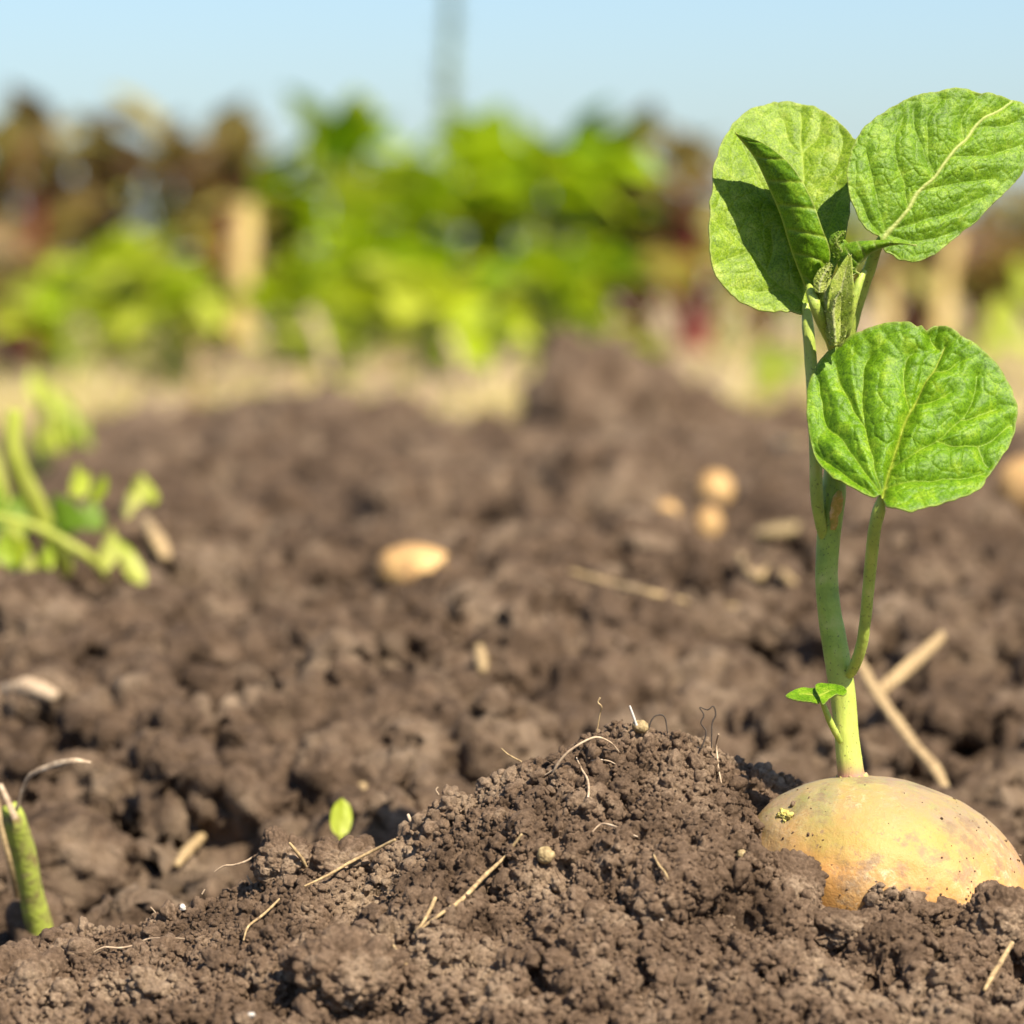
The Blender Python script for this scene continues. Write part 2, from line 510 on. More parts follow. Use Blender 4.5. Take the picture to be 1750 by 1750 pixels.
def build_mound():
    xs = np.concatenate([np.arange(-0.26, -0.135, 0.0012), np.arange(-0.135, 0.135, 0.00036), np.arange(0.135, 0.26, 0.0012)])
    ys = np.concatenate([np.arange(0.70, 0.90, 0.0016), np.arange(0.90, 1.06, 0.00036), np.arange(1.06, 1.14, 0.0014)])
    X, Y = np.meshgrid(xs, ys)
    Z = mound_height(X, Y)
    G = np.stack([X, Y, Z], -1)
    sh = G.shape
    p = G.reshape(-1, 3)
    # broad unevenness
    G = G + np.array([0, 0, 1]) * (0.0026 * fbm(p, 0.035, 5, 2)).reshape(sh[:2])[..., None]
    qx, qy = project(G)
    G[..., 2] -= 0.0075 * np.exp(-((qx - 1325) / 60) ** 2 - ((qy - 1420) / 70) ** 2)
    # rougher, lumpier towards the camera; finer crumbs along the crest
    yc = np.interp(X, cw[:, 0], cyd)
    near = np.clip((yc - Y) / 0.05, 0, 1)
    for cell, amp, seed, w in ((0.020, 0.0060, 21, 0.25 + 0.75 * near), (0.0095, 0.0042, 22, 0.35 + 0.65 * near), (0.0046, 0.0026, 23, 0.7 + 0.3 * near),
                               (0.0023, 0.0014, 24, 1), (0.0012, 0.00072, 25, 1)):
        n = grid_normals(G)
        p = G.reshape(-1, 3)
        warp = np.stack([vnoise(p, cell * 0.8, seed + 50), vnoise(p, cell * 0.8, seed + 51), vnoise(p, cell * 0.8, seed + 52)], -1) * cell * 0.22
        l = lumps(p + warp, cell, seed).reshape(sh[:2])
        # patches where the grains are pressed smooth
        msk = np.clip(0.78 + 1.3 * vnoise(p, cell * 5, seed + 90), 0.08, 1.45).reshape(sh[:2])
        G = G + n * (amp * (l - 0.42) * msk * w)[..., None] * 1.5
    n = grid_normals(G); p = G.reshape(-1, 3)
    G = G + n * (0.00030 * fbm(p, 0.0016, 95, 3)).reshape(sh[:2])[..., None]
    return G
MG = build_mound()
tag(mesh_obj('soil_mound', MG.reshape(-1, 3), grid_faces(MG.shape[0], MG.shape[1]), M_SOIL), kind='structure')

# ------------------------------------------------------------------ field beyond the mound
PROF = [(1.00, 1950), (1.06, 1800), (1.10, 1660), (1.15, 1510), (1.20, 1370), (1.28, 1190), (1.40, 1030), (1.60, 925), (1.9, 850), (2.2, 800), (2.5, 758), (2.62, 742), (2.8, 785), (3.1, 715), (3.4, 668), (3.8, 622), (4.2, 596), (5.5, 572), (7.0, 560)]
pd = np.array([a[0] for a in PROF]); pz = np.array([P(875, a[1], a[0])[2] for a in PROF])
def field_base(X, Y):
    c = np.interp(Y.ravel(), pd, pz).reshape(Y.shape)
    return c

DENTS = [(685, 1190, 40, .9), (285, 1105, 55, .9), (215, 1410, 55, 1.2), (612, 738, 34, .9), (150, 1030, 45, .7), (860, 890, 40, .6), (1300, 1085, 45, .8),
         (1130, 1190, 40, .7), (1660, 1225, 26, .4), (640, 1300, 34, .8), (290, 1390, 22, .8), (1390, 960, 34, .7), (60, 1230, 60, .8), (40, 980, 60, .8), 
         (880, 1160, 30, .6), (1610, 1050, 40, .6), (1740, 1000, 34, .8), (455, 905, 30, .6), (1250, 1600, 60, .8), (160, 1520, 70, 1.3), (310, 1100, 34, .8), (430, 1075, 26, .5)]

def build_field():
    us = np.concatenate([np.arange(-0.45, -0.15, 0.006), np.arange(-0.15, 0.15, 0.0010), np.arange(0.15, 0.45, 0.006)])
    ds = [0.98]
    while ds[-1] < 7.0:
        d = ds[-1]
        ds.append(d * (1 + (0.0009 if d < 1.7 else 0.0022 if d < 3.2 else 0.008)))
    ds = np.array(ds)
    U, D = np.meshgrid(us, ds)
    X = U * D; Y = D
    Z = field_base(X, Y)
    G = np.stack([X, Y, Z], -1); sh = G.shape
    p = G.reshape(-1, 3)
    amp = np.clip((Y - 1.03) / 0.3, 0.15, 1.0) * np.clip((2.6 - Y) / 0.6, 0.3, 1)
    G[..., 2] += (0.017 * fbm(p, 0.15, 3, 3)).reshape(sh[:2]) * amp
    # the dark hump on the far edge of the ridge and smaller humps along it
    for px, d, wx, wy, h in ((1055, 2.48, .040, .09, .056), (640, 2.5, .05, .10, .010), (430, 2.6, .05, .1, .010), (1250, 2.6, .08, .1, .004)):
        q = P(px, 700, d)
        G[..., 2] += h * np.exp(-np.abs((X - q[0]) / wx) ** 2.6 - ((Y - d) / wy) ** 2)
    PX, PY = project(G)
    for px, py, r, k in DENTS:
        rr = ((PX - px) / r) ** 2 + ((PY - py) / (r * 0.6)) ** 2
        dd = np.exp(-rr)
        G[..., 2] -= 0.026 * k * dd
        G[..., 1] += 0.034 * k * dd
    for cell, am, seed in ((0.070, 0.015, 31), (0.030, 0.0125, 32), (0.0135, 0.0062, 33), (0.0062, 0.0030, 34)):
        n = grid_normals(G)
        p = G.reshape(-1, 3)
        warp = np.stack([vnoise(p, cell * 0.8, seed + 50), vnoise(p, cell * 0.8, seed + 51), vnoise(p, cell * 0.8, seed + 52)], -1) * cell * 0.2
        l = lumps(p + warp, cell, seed).reshape(sh[:2])
        msk = np.clip(0.8 + 1.0 * vnoise(p, cell * 4, seed + 90), 0.1, 1.35).reshape(sh[:2])
        fade = np.clip((5.5 - Y) / 2.5, 0.2, 1)
        farb = (1 + 0.3 * np.clip((Y - 1.6) / 0.5, 0, 1) * (cell > 0.02)) * (1 - .7 * np.clip((Y - 2.65) / .15, 0, 1))
        G = G + n * (am * (l - 0.42) * msk * fade * farb)[..., None] * 1.35 + n * (am * .48 * fbm(p, cell * .55, seed + 7, 4)).reshape(sh[:2])[..., None] * fade[..., None]
    return G
FG = build_field()
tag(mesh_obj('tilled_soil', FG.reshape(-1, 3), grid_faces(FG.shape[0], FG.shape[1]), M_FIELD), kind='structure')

# the wide ground under and beyond everything, to the horizon
gx = np.concatenate([-np.geomspace(900, 1, 24), np.linspace(-.8, .8, 9), np.geomspace(1, 900, 24)])
gy = np.concatenate([-np.geomspace(600, 1, 20), np.linspace(-.5, 6, 20), np.geomspace(7, 3000, 40)])
GX, GY = np.meshgrid(gx, gy)
GZ = np.full_like(GX, -0.075) + np.where(GY > 8, 0.03 * fbm(np.stack([GX, GY, 0 * GX], -1).reshape(-1, 3), 6, 2, 2).reshape(GX.shape), 0)
tag(mesh_obj('ground', np.stack([GX, GY, GZ], -1).reshape(-1, 3), grid_faces(*GX.shape), M_FIELD), kind='structure')

# depth of the soil seen at a photo pixel, so that straws and roots lie on the real surface
BIN = 4
def depth_map(G):
    px, py = project(G.reshape(-1, 3))
    d = G.reshape(-1, 3)[:, 1]
    ok = (px > -300) & (px < 2050) & (py > 300) & (py < 2000)
    i = ((px[ok] + 300) / BIN).astype(int); j = ((py[ok] - 300) / BIN).astype(int)
    m = np.full((430, 592), 99.0)
    np.minimum.at(m, (j, i), d[ok])
    return m
DM = depth_map(MG); DF = depth_map(FG)
def surf(px, py, field=False, lift=0.0008):
    m = DF if field else DM
    i = int((px + 300) / BIN); j = int((py - 300) / BIN)
    w = 2
    v = m[max(0, j - w):j + w + 1, max(0, i - w):i + w + 1]
    v = v[v < 90]
    d = float(np.median(v)) if len(v) else (1.0 if not field else 1.5)
    return P(px, py, d - lift * 1.4) + np.array([0, 0, lift * 0.4])

# ------------------------------------------------------------------ crumbs and clods
def ico(sub):
    bm = bmesh.new(); bmesh.ops.create_icosphere(bm, subdivisions=sub, radius=1)
    bm.verts.ensure_lookup_table()
    V = np.array([v.co[:] for v in bm.verts]); F = np.array([[v.index for v in f.verts] for f in bm.faces])
    bm.free(); return V, F

def rough_ball(V, seed, a=0.35, lump=0.25):
    k = V + seed * 7.3
    r = 1 + a * fbm(k, 1.1, seed, 3) * 0.6
    W = V * r[:, None]
    W = W + V * (lump * (lumps(W + seed * 3.1, 0.55, seed) - 0.4))[:, None]
    return W

def scatter_crumbs():
    flat = MG.reshape(-1, 3)
    px, py = project(flat)
    okm = (px > -60) & (px < 1810) & (py < 1790) & (flat[:, 1] > 0.90) & (flat[:, 1] < 1.05)
    idx = np.nonzero(okm)[0]
    parts_V = []; parts_F = []; off = 0
    def batch(count, rlo, rhi, sub, nvar, alpha, sink):
        nonlocal off
        bV, bF = ico(sub)
        per = count // nvar
        for v in range(nvar):
            W = rough_ball(bV, v + sub * 10, 0.8, 0.6 if sub > 1 else 0.4)
            ids = RNG.choice(idx, per)
            r = rlo * (1 - RNG.random(per) * (1 - (rlo / rhi) ** alpha)) ** (-1 / alpha)
            q = RNG.normal(size=(per, 4)); q /= np.linalg.norm(q, axis=1)[:, None]
            w, x, y, z = q.T
            R = np.stack([1 - 2 * (y * y + z * z), 2 * (x * y - z * w), 2 * (x * z + y * w), 2 * (x * y + z * w), 1 - 2 * (x * x + z * z), 2 * (y * z - x * w),
                          2 * (x * z - y * w), 2 * (y * z + x * w), 1 - 2 * (x * x + y * y)], -1).reshape(-1, 3, 3)
            sc = 1 + RNG.uniform(-0.3, 0.3, (per, 1, 3))
            V = np.einsum('nij,nkj->nki', R, W[None] * sc) * r[:, None, None]
            C = flat[ids] + np.stack([RNG.normal(0, .0003, per), RNG.normal(0, .0003, per), r * sink], -1)
            V = V + C[:, None, :]
            parts_V.append(V.reshape(-1, 3))
            F = bF[None] + (np.arange(per) * len(bV))[:, None, None] + off
            parts_F.append(F.reshape(-1, 3)); off += V.shape[0] * V.shape[1]
    batch(30000, 0.00026, 0.0011, 1, 6, 1.6, 0.35)
    batch(1300, 0.0010, 0.0026, 3, 10, 2.2, 0.25)
    return np.vstack(parts_V), np.vstack(parts_F)
cV, cF = scatter_crumbs()
tag(mesh_obj('soil_crumbs', cV, cF, M_SOIL), 'loose brown soil crumbs covering the mound around the potato', 'soil crumbs', None, 'stuff')

def clod(px, py, d, r, seed, label, sq=(1, 1, 1), field=False, sub=6, group=None):
    V, F = ico(sub)
    W = V * (1 + 0.28 * fbm(V + seed, 0.9, seed, 2))[:, None] * np.array(sq)
    for cell, am, s in ((0.75, 0.26, 1), (0.36, 0.16, 2), (0.17, 0.085, 3), (0.085, 0.042, 4)):
        if sub < 6 and cell < 0.1: continue
        W = W + V * (am * (lumps(W + seed * 2.7, cell, seed + s) - 0.4))[:, None] * 1.4
    W = W * r
    c = P(px, py, d)
    o = mesh_obj('soil_clod', W, F, M_FIELD if field else M_SOIL)
    o.location = c
    tag(o, label, 'soil clod', group)
    return o
clod(1345, 1522, 0.966, 0.0092, 3, 'crumbly brown soil clod pressed against the left front of the potato', (1.0, .9, .95), group='clods on the mound')
clod(1702, 1583, 0.962, 0.0078, 9, 'dark jagged soil clod in front of the right side of the potato', (1.0, .9, 1.0), group='clods on the mound')
clod(487, 1472, 0.998, 0.0068, 12, 'small clod with straw sticking up from the left crest of the mound', (1.0, 1, .95), group='clods on the mound')
clod(568, 1478, 1.002, 0.0085, 15, 'rounded clod on the mound crest beside the small straw-topped one', (1.15, 1, .8), group='clods on the mound')
clod(1215, 1592, 0.955, 0.0068, 18, 'dark rounded clod lying below and left of the potato', (1.0, 1, .9), group='clods on the mound')
clod(590, 1668, 0.932, 0.0105, 21, 'largest smooth-topped clod at the near foot of the mound', (1.3, 1, .8), group='clods on the mound')
clod(30, 1690, 0.965, 0.011, 24, 'brown clod in the near left corner of the mound', (1.2, 1, .8), group='clods on the mound')
clod(850, 1408, 0.983, 0.0052, 27, 'smooth pressed clod on the upper left flank of the mound', (1.3, 1, .7), group='clods on the mound')
clod(1455, 1592, 0.956, 0.0062, 30, 'flat clod just below the front edge of the potato', (1.9, 1, .7), group='clods on the mound')
# clods of the blurred middle distance
for i, (px, py, d, r, lab) in enumerate([
    (70, 1050, 1.46, .016, 'rounded soil clod under the leafy weed on the left'),
    (360, 1060, 1.45, .014, 'lumpy clod in the middle of the left slope with dark gap below'),
    (60, 1192, 1.40, .012, 'pale dry clod above a dark hollow at the left edge'),
    (110, 1470, 1.27, .016, 'clod beside the cut green stalk over a black hollow'),
    (560, 1110, 1.42, .011, 'small clod on the slope below the distant half-buried potato'),
    (1420, 1100, 1.40, .013, 'clod on the slope just behind the seedling stem'),
    (1240, 1160, 1.37, .013, 'clod on the slope left of the seedling base'),
    (1560, 1000, 1.55, .014, 'clod on the slope right of the seedling stem'),
    (760, 860, 1.85, .018, 'broad clod on the slope above the distant half-buried potato'),
    (1080, 940, 1.62, .012, 'clod below the small tan potatoes on the slope'),
    ]):
    s = surf(px, py, True, 0.0)
    clod(px, py, s[1] + r * .25, r, 40 + i, lab, (1.15, 1, .75), True, 5, 'clods on the far slope')

# ------------------------------------------------------------------ the sprouting potato
plant = empty('sprouting_potato', P(1455, 1330, 1.0))
tag(plant, 'yellow half-buried potato in the mound with a green leafy sprout growing from its top', 'potato plant')
PO = np.array(plant.location[:])
def part(name, V, F, m, parent=None, attrs=None):
    o = mesh_obj(name, np.asarray(V).reshape(-1, 3) - PO, F, m, parent or plant, True, attrs)
    return o

def tuber():
    V, F = ico(6)
    k = V / 1.0
    W = V * (1 + 0.035 * fbm(k + 3, 0.9, 4, 2) + 0.006 * fbm(k, 0.2, 9, 3))[:, None]
    W[:, 0] *= 0.0350; W[:, 1] *= 0.0305; W[:, 2] *= 0.0252
    c = P(1512, 1513, 1.000)
    a = rad(12)
    x = W[:, 0] * math.cos(a) + W[:, 2] * math.sin(a)
    z = -W[:, 0] * math.sin(a) + W[:, 2] * math.cos(a)
    W = np.stack([x, W[:, 1], z], -1)
    # eye hollows
    for ex, ey, r, dp in ((1343, 1393, .0030, .0011), (1292, 1428, .0028, .0010), (1382, 1452, .0030, .0005), (1430, 1480, .002, .0004)):
        q = eye_pos(W + c, ex, ey) - c
        dd = np.linalg.norm(W - q, axis=1)
        W -= (V * (dp * np.exp(-(dd / r) ** 2))[:, None])
    W = W + c
    px, py = project(W)
    top = np.clip((W[:, 2] - (c[2] + 0.0085)) / 0.014, 0, 1)
    n = fbm(W, 0.012, 77, 3) * 0.35
    green = np.clip(top * 1.25 + n * (top > 0), 0, 1)
    dust = np.clip((-(W[:, 0] - c[0]) - 0.0165) / 0.014, 0, 0.9) * 0.8 + 0.62 * np.clip((W[:, 2] - (c[2] + 0.014)) / 0.008, 0, 1) \
        + 0.75 * np.clip(((W[:, 0] - c[0]) * 0.75 + (W[:, 2] - c[2]) - 0.022) / 0.006, 0, 1) \
        + 1.0 * np.clip(((c[2] - 0.0095) - W[:, 2] + n * .004) / 0.003, 0, 1)
    return W, F, green, np.clip(dust + n * 0.35, 0, 1)
def eye_pos(W, ex, ey):
    px, py = project(W)
    d = np.hypot(px - ex, py - ey) + np.where(W[:, 1] > 1.0, 500, 0)
    return W[np.argmin(d)]
tW, tF, tg, tdu = tuber()
tub = part('tuber', tW, tF, M_POT, None, {'green': tg, 'dust': tdu})
tub['label'] = 'yellow potato skin, green-tinged on top, dusty and flecked with soil'
for ex, ey, r in ((1338, 1391, .0012), (1350, 1397, .0010), (1343, 1401, .0007), (1294, 1424, .0010)):
    V, F = ico(4)
    W = rough_ball(V, int(ex) % 17, 1.3, 0.8) * np.array([r, r, r * 0.8]) + eye_pos(tW, ex, ey) + np.array([0, -r * .35, r * .15])
    part('sprout_bud', W, F, M_BUD, tub)

for k_ in range(9):
    a_ = k_ * .7 + .2
    V, F = ico(3)
    W = rough_ball(V, k_ + 2, 0.8, 0.5) * .0007 + P(1457, 1331, 1.0) + np.array([math.cos(a_) * .0030, math.sin(a_) * .0030, .0004 + .0003 * math.sin(k_ * 2.3)])
    part('eye_scale', W, F, M_BUD if k_ % 3 else M_STRAW, tub)
def clinging():
    rg = np.random.default_rng(3); px, py = project(tW)
    ok = np.nonzero((tW[:, 1] < 1.0) & (py < 1575))[0]
    wgt = 0.25 + np.clip((px[ok] - 1560) / 90, 0, 1) + np.clip((1400 - px[ok]) / 60, 0, 1) + 1.6 * np.clip((py[ok] - 1500) / 50, 0, 1)
    c = np.array([P(1517, 1512, 1.0)])
    ids = rg.choice(ok, 170, p=wgt / wgt.sum())
    bV, bF = ico(2); out = []
    for k, i_ in enumerate(ids):
        rr = .00011 * (1 - rg.random() * .97) ** -.55
        n_ = tW[i_] - c[0]; n_ /= np.linalg.norm(n_)
        out.append((rough_ball(bV, k % 9, .9, .6) * min(rr, .0008) + tW[i_] + n_ * min(rr, .0008) * .2, bF))
    V, F = join(out)
    tag(part('clinging_soil', V, F, M_SOIL, tub), kind='stuff')
clinging()
# --- stems
def hairs(path, radii, count, ln, seed):
    rg = np.random.default_rng(seed)
    c = catmull(path, 200); r = np.interp(np.linspace(0, 1, 200), np.linspace(0, 1, len(radii)), radii)
    V = []; F = []
    for k in range(count):
        i = rg.integers(0, 200); th = rg.uniform(0, 2 * math.pi)
        dr = np.array([math.cos(th), math.sin(th), rg.uniform(-.3, .5)]); dr /= np.linalg.norm(dr)
        b = c[i] + dr * r[i] * .96
        t = b + dr * ln * rg.uniform(.5, 1.2) + np.array([0, 0, ln * rg.uniform(-.3, .3)])
        s = np.cross(dr, [0, 0, 1.0]); s /= np.linalg.norm(s) + 1e-9
        w = 0.00004
        o = len(V)
        V += [b + s * w, b - s * w, b + np.array([0, 0, w * 1.5]), t]
        F += [(o, o + 1, o + 3), (o + 1, o + 2, o + 3), (o + 2, o, o + 3)]
    return np.array(V), np.array(F)

def stem_part(name, pts, rpx, n=60, sides=20, hair=150, parent=None, label=None, seed=1, m=None, ws=None, flat=1.0):
    path = np.array([P(*p) for p in pts])
    rad_ = [r * 0.137e-3 for r in rpx]
    V, F = tube_arrays(path, rad_, n, sides, 0.05, seed, flat)
    if hair:
        hV, hF = hairs(path, rad_, hair, 0.0006, seed)
        V, F = join([(V, F), (hV, hF)])
    z = V[:, 2]; z0 = P(1450, 1325, 1.0)[2]
    tone = np.clip(1 - (z - z0) / 0.030, 0, 1) ** 0.7 * 0.85 if name == 'stem' else np.full(len(V), 0.25)
    pink = np.clip(1 - (z - z0) / 0.0045, 0, 1) * 1.0 if name == 'stem' else np.zeros(len(V))
    o = part(name, V, F, m or M_STEM, parent, {'tone': tone, 'pink': pink})
    if label: o['label'] = label
    return o

main = stem_part('stem', [(1457, 1336, 1.0), (1454, 1320, 1.0), (1447, 1260, 1.0), (1441, 1190, 1.0), (1430, 1120, 1.0), (1418, 1050, 1.0), (1413, 980, 1.0), (1417, 910, 1.0), (1424, 845, 1.0), (1432, 760, 1.0), (1434, 670, 1.0), (1430, 600, 1.0), (1428, 560, 1.0)],
                 [29, 23, 21, 22, 22, 20, 19.5, 21, 22, 17, 15, 14, 13], 130, 28, 520, None, 'hairy green main stem, yellower and pink-ringed where it leaves the potato')
stem_part('petiole', [(1412, 940, 1.0005), (1404, 900, .9975), (1396, 850, .9955), (1394, 780, .995), (1391, 700, .996), (1386, 620, .998), (1381, 560, .9985), (1377, 520, 1.0005)], [5, 10, 11, 11, 11, 11, 10, 7], 70, 18, 200, None, 'petiole running beside the main stem up to the shaded leaf', 3)
pet_round = [(1452, 1152, 0.998), (1463, 1132, 0.994), (1474, 1095, 0.990), (1481, 1040, 0.986), (1487, 975, 0.982), (1494, 910, 0.976), (1502, 872, 0.9735), (1508, 846, 0.9725)]
stem_part('petiole', pet_round, [9, 9.5, 10, 10, 10.5, 11, 11, 5], 80, 18, 260, None, 'curved petiole carrying the round leaf', 4)
stem_part('petiole', [(1432, 600, 1.002), (1447, 575, 1.002), (1462, 525, 1.000), (1474, 490, .998), (1485, 462, .996), (1498, 425, .9935), (1510, 404, .992)], [12, 13, 13, 12, 11, 9, 7], 60, 16, 200, None, 'short dark petiole behind the young leaves carrying the upper right leaf', 5)
# torn sheath, orange at the edge, where the petiole leaves the stem
V, F = tube_arrays(np.array([P(1424, 905, .9965), P(1428, 875, .9958), P(1432, 850, .9955), P(1436, 838, .9955)]), [.0006, .0016, .0013, .0004], 30, 14, 0.35, 8, 0.4)
part('leaf_scar', V, F, M_SCAR)['label'] = 'torn orange-tinged scar on the stem just under the round leaf'

# --- leaves
def polydist(p, poly):
    d = np.full(len(p), 1e9); tt = np.zeros(len(p))
    for k in range(len(poly) - 1):
        a = poly[k]; b = poly[k + 1]; ab = b - a
        t = np.clip(((p - a) @ ab) / (ab @ ab + 1e-9), 0, 1)
        q = np.hypot(*(p - a - t[:, None] * ab).T)
        m = q < d
        d = np.where(m, q, d); tt = np.where(m, (k + t) / (len(poly) - 1), tt)
    return d, tt

def leaf(outline, centre, depth, mid, secs, mtl, label, quilt=5.0, ter=2.0, tcell=26, raise_mid=0.0, midw=3.2, secw=2.0, seed=0, parent=None, name='leaf', vs=0.5, wav=2.0, NR=110, NT=420, edge=1.0):
    o = catmull(outline, NT, True)
    th = np.arange(NT)
    w = np.interp((th * 1.0) % NT, np.linspace(0, NT, 90), np.random.default_rng(seed).normal(0, 1, 90))
    cc = np.array(centre, float)
    rd = o - cc
    rn = np.linalg.norm(rd, axis=1)[:, None]
    o = o + rd / rn * (w[:, None] * wav * 0.5)
    r = np.linspace(0.004, 1, NR)
    p = (cc + r[:, None, None] * (o - cc)[None]).reshape(-1, 2)
    # medium-scale wander of the vein lookups so that they are not ruler-smooth
    P3 = np.stack([p[:, 0], p[:, 1], np.zeros(len(p))], -1)
    wp = p + np.stack([vnoise(P3, 30, seed + 1), vnoise(P3, 30, seed + 2)], -1) * 3.5
    dm, tm = polydist(wp, catmull(mid, 40))
    mw = midw * (1.15 - 0.75 * tm)
    vein = np.exp(-(dm / mw) ** 2)
    ds = np.full(len(p), 1e9); vs_ = np.zeros(len(p))
    for s in secs:
        q, t = polydist(wp, catmull(s, 24))
        vs_ = np.maximum(vs_, np.exp(-(q / (secw * (1.1 - 0.7 * t))) ** 2))
        ds = np.minimum(ds, q + t * 2)
    dall = np.minimum(ds, dm)
    c = cells2(wp, tcell, seed + 5)
    c2 = cells2(wp + 5, tcell * 0.42, seed + 6)
    h = quilt * (1 - np.exp(-(dall / 15.0) ** 1.2)) + ter * (1 - np.exp(-(c / 0.16) ** 1.3)) * (1 - np.exp(-(dall / 7.0))) + ter * 0.30 * np.minimum(c2, 0.4) / 0.4
    h += raise_mid * vein + (3.2 if quilt > 8 else 1.6) * fbm(P3, 55, seed + 9, 3)
    rr = np.repeat(r, NT)
    h = h * np.clip((1 - rr) / 0.06, 0.25, 1) if False else h
    base = depth(p[:, 0], p[:, 1])
    hw = h * 0.137e-3
    V = Pv(p[:, 0], p[:, 1], base)
    V[:, 1] -= hw * 0.85; V[:, 2] += hw * 0.5
    ven = np.clip(vein + vs_ * vs + 0.07 * np.exp(-(c / 0.06) ** 2), 0, 1)
    ed = np.clip((rr - 0.965) / 0.035, 0, 1) ** 1.5 * edge
    Fc = grid_faces(NR, NT, True)
    ob = part(name, V, Fc, mtl, parent, {'vein': ven, 'edge': ed})
    md = ob.modifiers.new('thickness', 'SOLIDIFY'); md.thickness = 0.00032; md.offset = 0
    ob['label'] = label
    return ob

A = lambda *a: np.array(a, float)
# round leaf in front
rl = A((1508, 852), (1490, 853), (1462, 843), (1432, 826), (1405, 805), (1388, 776), (1380, 735), (1378, 695), (1384, 655), (1404, 620), (1438, 592), (1480, 570), (1530, 558), (1568, 560), (1583, 566), (1600, 562), (1622, 566), (1642, 582),
       (1672, 600), (1703, 630), (1726, 668), (1737, 705), (1733, 745), (1714, 785), (1692, 812), (1678, 838), (1650, 855), (1612, 868), (1578, 877), (1552, 882), (1530, 876), (1514, 872))
def d_round(x, y):
    u = (x - 1530) / 180; v = (850 - y) / 290
    return 0.9690 + 0.0235 * v - 0.004 * v * v + 0.0085 * np.clip(-u + v * .35 - .05, 0, 2) ** 1.4 + 0.0045 * np.clip(u - v * .2, 0, 2) ** 1.8 - 0.004 * np.exp(-((v - 1.0) / 0.12) ** 2) * 0 \
        + 0.0020 * np.exp(-((x - (1508 + v * 95)) / 16) ** 2) - 0.003 * np.clip(-v * 4, 0, 1)
leaf(rl, (1545, 745), d_round, A((1508, 850), (1527, 790), (1548, 722), (1572, 675), (1597, 634), (1613, 596)),
     [A((1520, 805), (1560, 778), (1600, 752), (1642, 716), (1662, 680), (1669, 644)), A((1600, 752), (1632, 764), (1662, 765), (1695, 752), (1722, 732)), A((1514, 833), (1560, 824), (1603, 820), (1640, 819), (1682, 812)),
      A((1504, 835), (1490, 785), (1480, 748), (1472, 690), (1476, 638), (1488, 612)), A((1500, 838), (1470, 795), (1445, 762), (1414, 729), (1402, 690), (1402, 655)), A((1490, 845), (1455, 822), (1424, 800), (1396, 778)),
      A((1553, 702), (1545, 675), (1543, 647), (1550, 618), (1566, 606)), A((1595, 638), (1622, 632), (1640, 618)), A((1642, 716), (1675, 712), (1705, 700)), A((1478, 735), (1455, 700), (1435, 660), (1428, 625)),
      A((1560, 690), (1590, 690), (1625, 672)), A((1668, 765), (1680, 790), (1690, 800)), A((1605, 600), (1590, 585), (1585, 572))],
     M_LEAF, 'bright round wrinkled leaf lowest on the stem, facing the camera', 15.0, 2.6, 27, -1.0, 3.6, 2.0, 3, vs=0.28)
# upper right leaf
ur = A((1505, 412), (1482, 398), (1464, 370), (1450, 335), (1447, 300), (1452, 270), (1466, 240), (1490, 213), (1525, 188), (1570, 168), (1620, 158), (1672, 161), (1712, 168), (1742, 178), (1760, 200), (1765, 235), (1757, 275), (1735, 315), (1702, 348),
       (1665, 385), (1632, 412), (1598, 438), (1568, 452), (1540, 451), (1518, 440), (1506, 426))
def d_ur(x, y):
    u = (x - 1505) / 240; v = (412 - y) / 250
    side = ((x - 1510) * (-0.66) + (412 - y) * 0.75) / 120.0   # signed distance from the midrib
    return 0.9905 + 0.004 * u + 0.004 * v + 0.0065 * (u * u + v * v) * .6 + 0.0024 * np.abs(side) ** 1.5 * np.where(side > 0, 1.0, -0.4) - 0.002 * np.clip(side, 0, 1)
leaf(ur, (1600, 305), d_ur, A((1510, 408), (1555, 351), (1603, 293), (1652, 234), (1700, 192), (1728, 176)),
     [A((1515, 395), (1502, 345), (1490, 305), (1480, 265)), A((1550, 352), (1545, 312), (1533, 275), (1532, 234), (1542, 205)), A((1594, 303), (1588, 270), (1585, 240), (1588, 205), (1605, 178)), A((1646, 240), (1644, 218), (1650, 195), (1668, 170)),
      A((1532, 388), (1570, 380), (1605, 370), (1650, 352), (1680, 340)), A((1518, 402), (1555, 412), (1595, 410), (1636, 395)), A((1571, 330), (1610, 318), (1655, 312), (1701, 308)), A((1628, 268), (1660, 268), (1700, 265), (1740, 250)),
      A((1668, 218), (1700, 218), (1735, 212)), A((1506, 400), (1482, 372), (1466, 335)), A((1598, 298), (1580, 260), (1562, 222), (1560, 190))],
     M_LEAF3, 'upper right leaf with a pale cream midrib slanting to the corner', 9.5, 2.2, 20, 4.0, 2.9, 1.8, 13, vs=0.08)
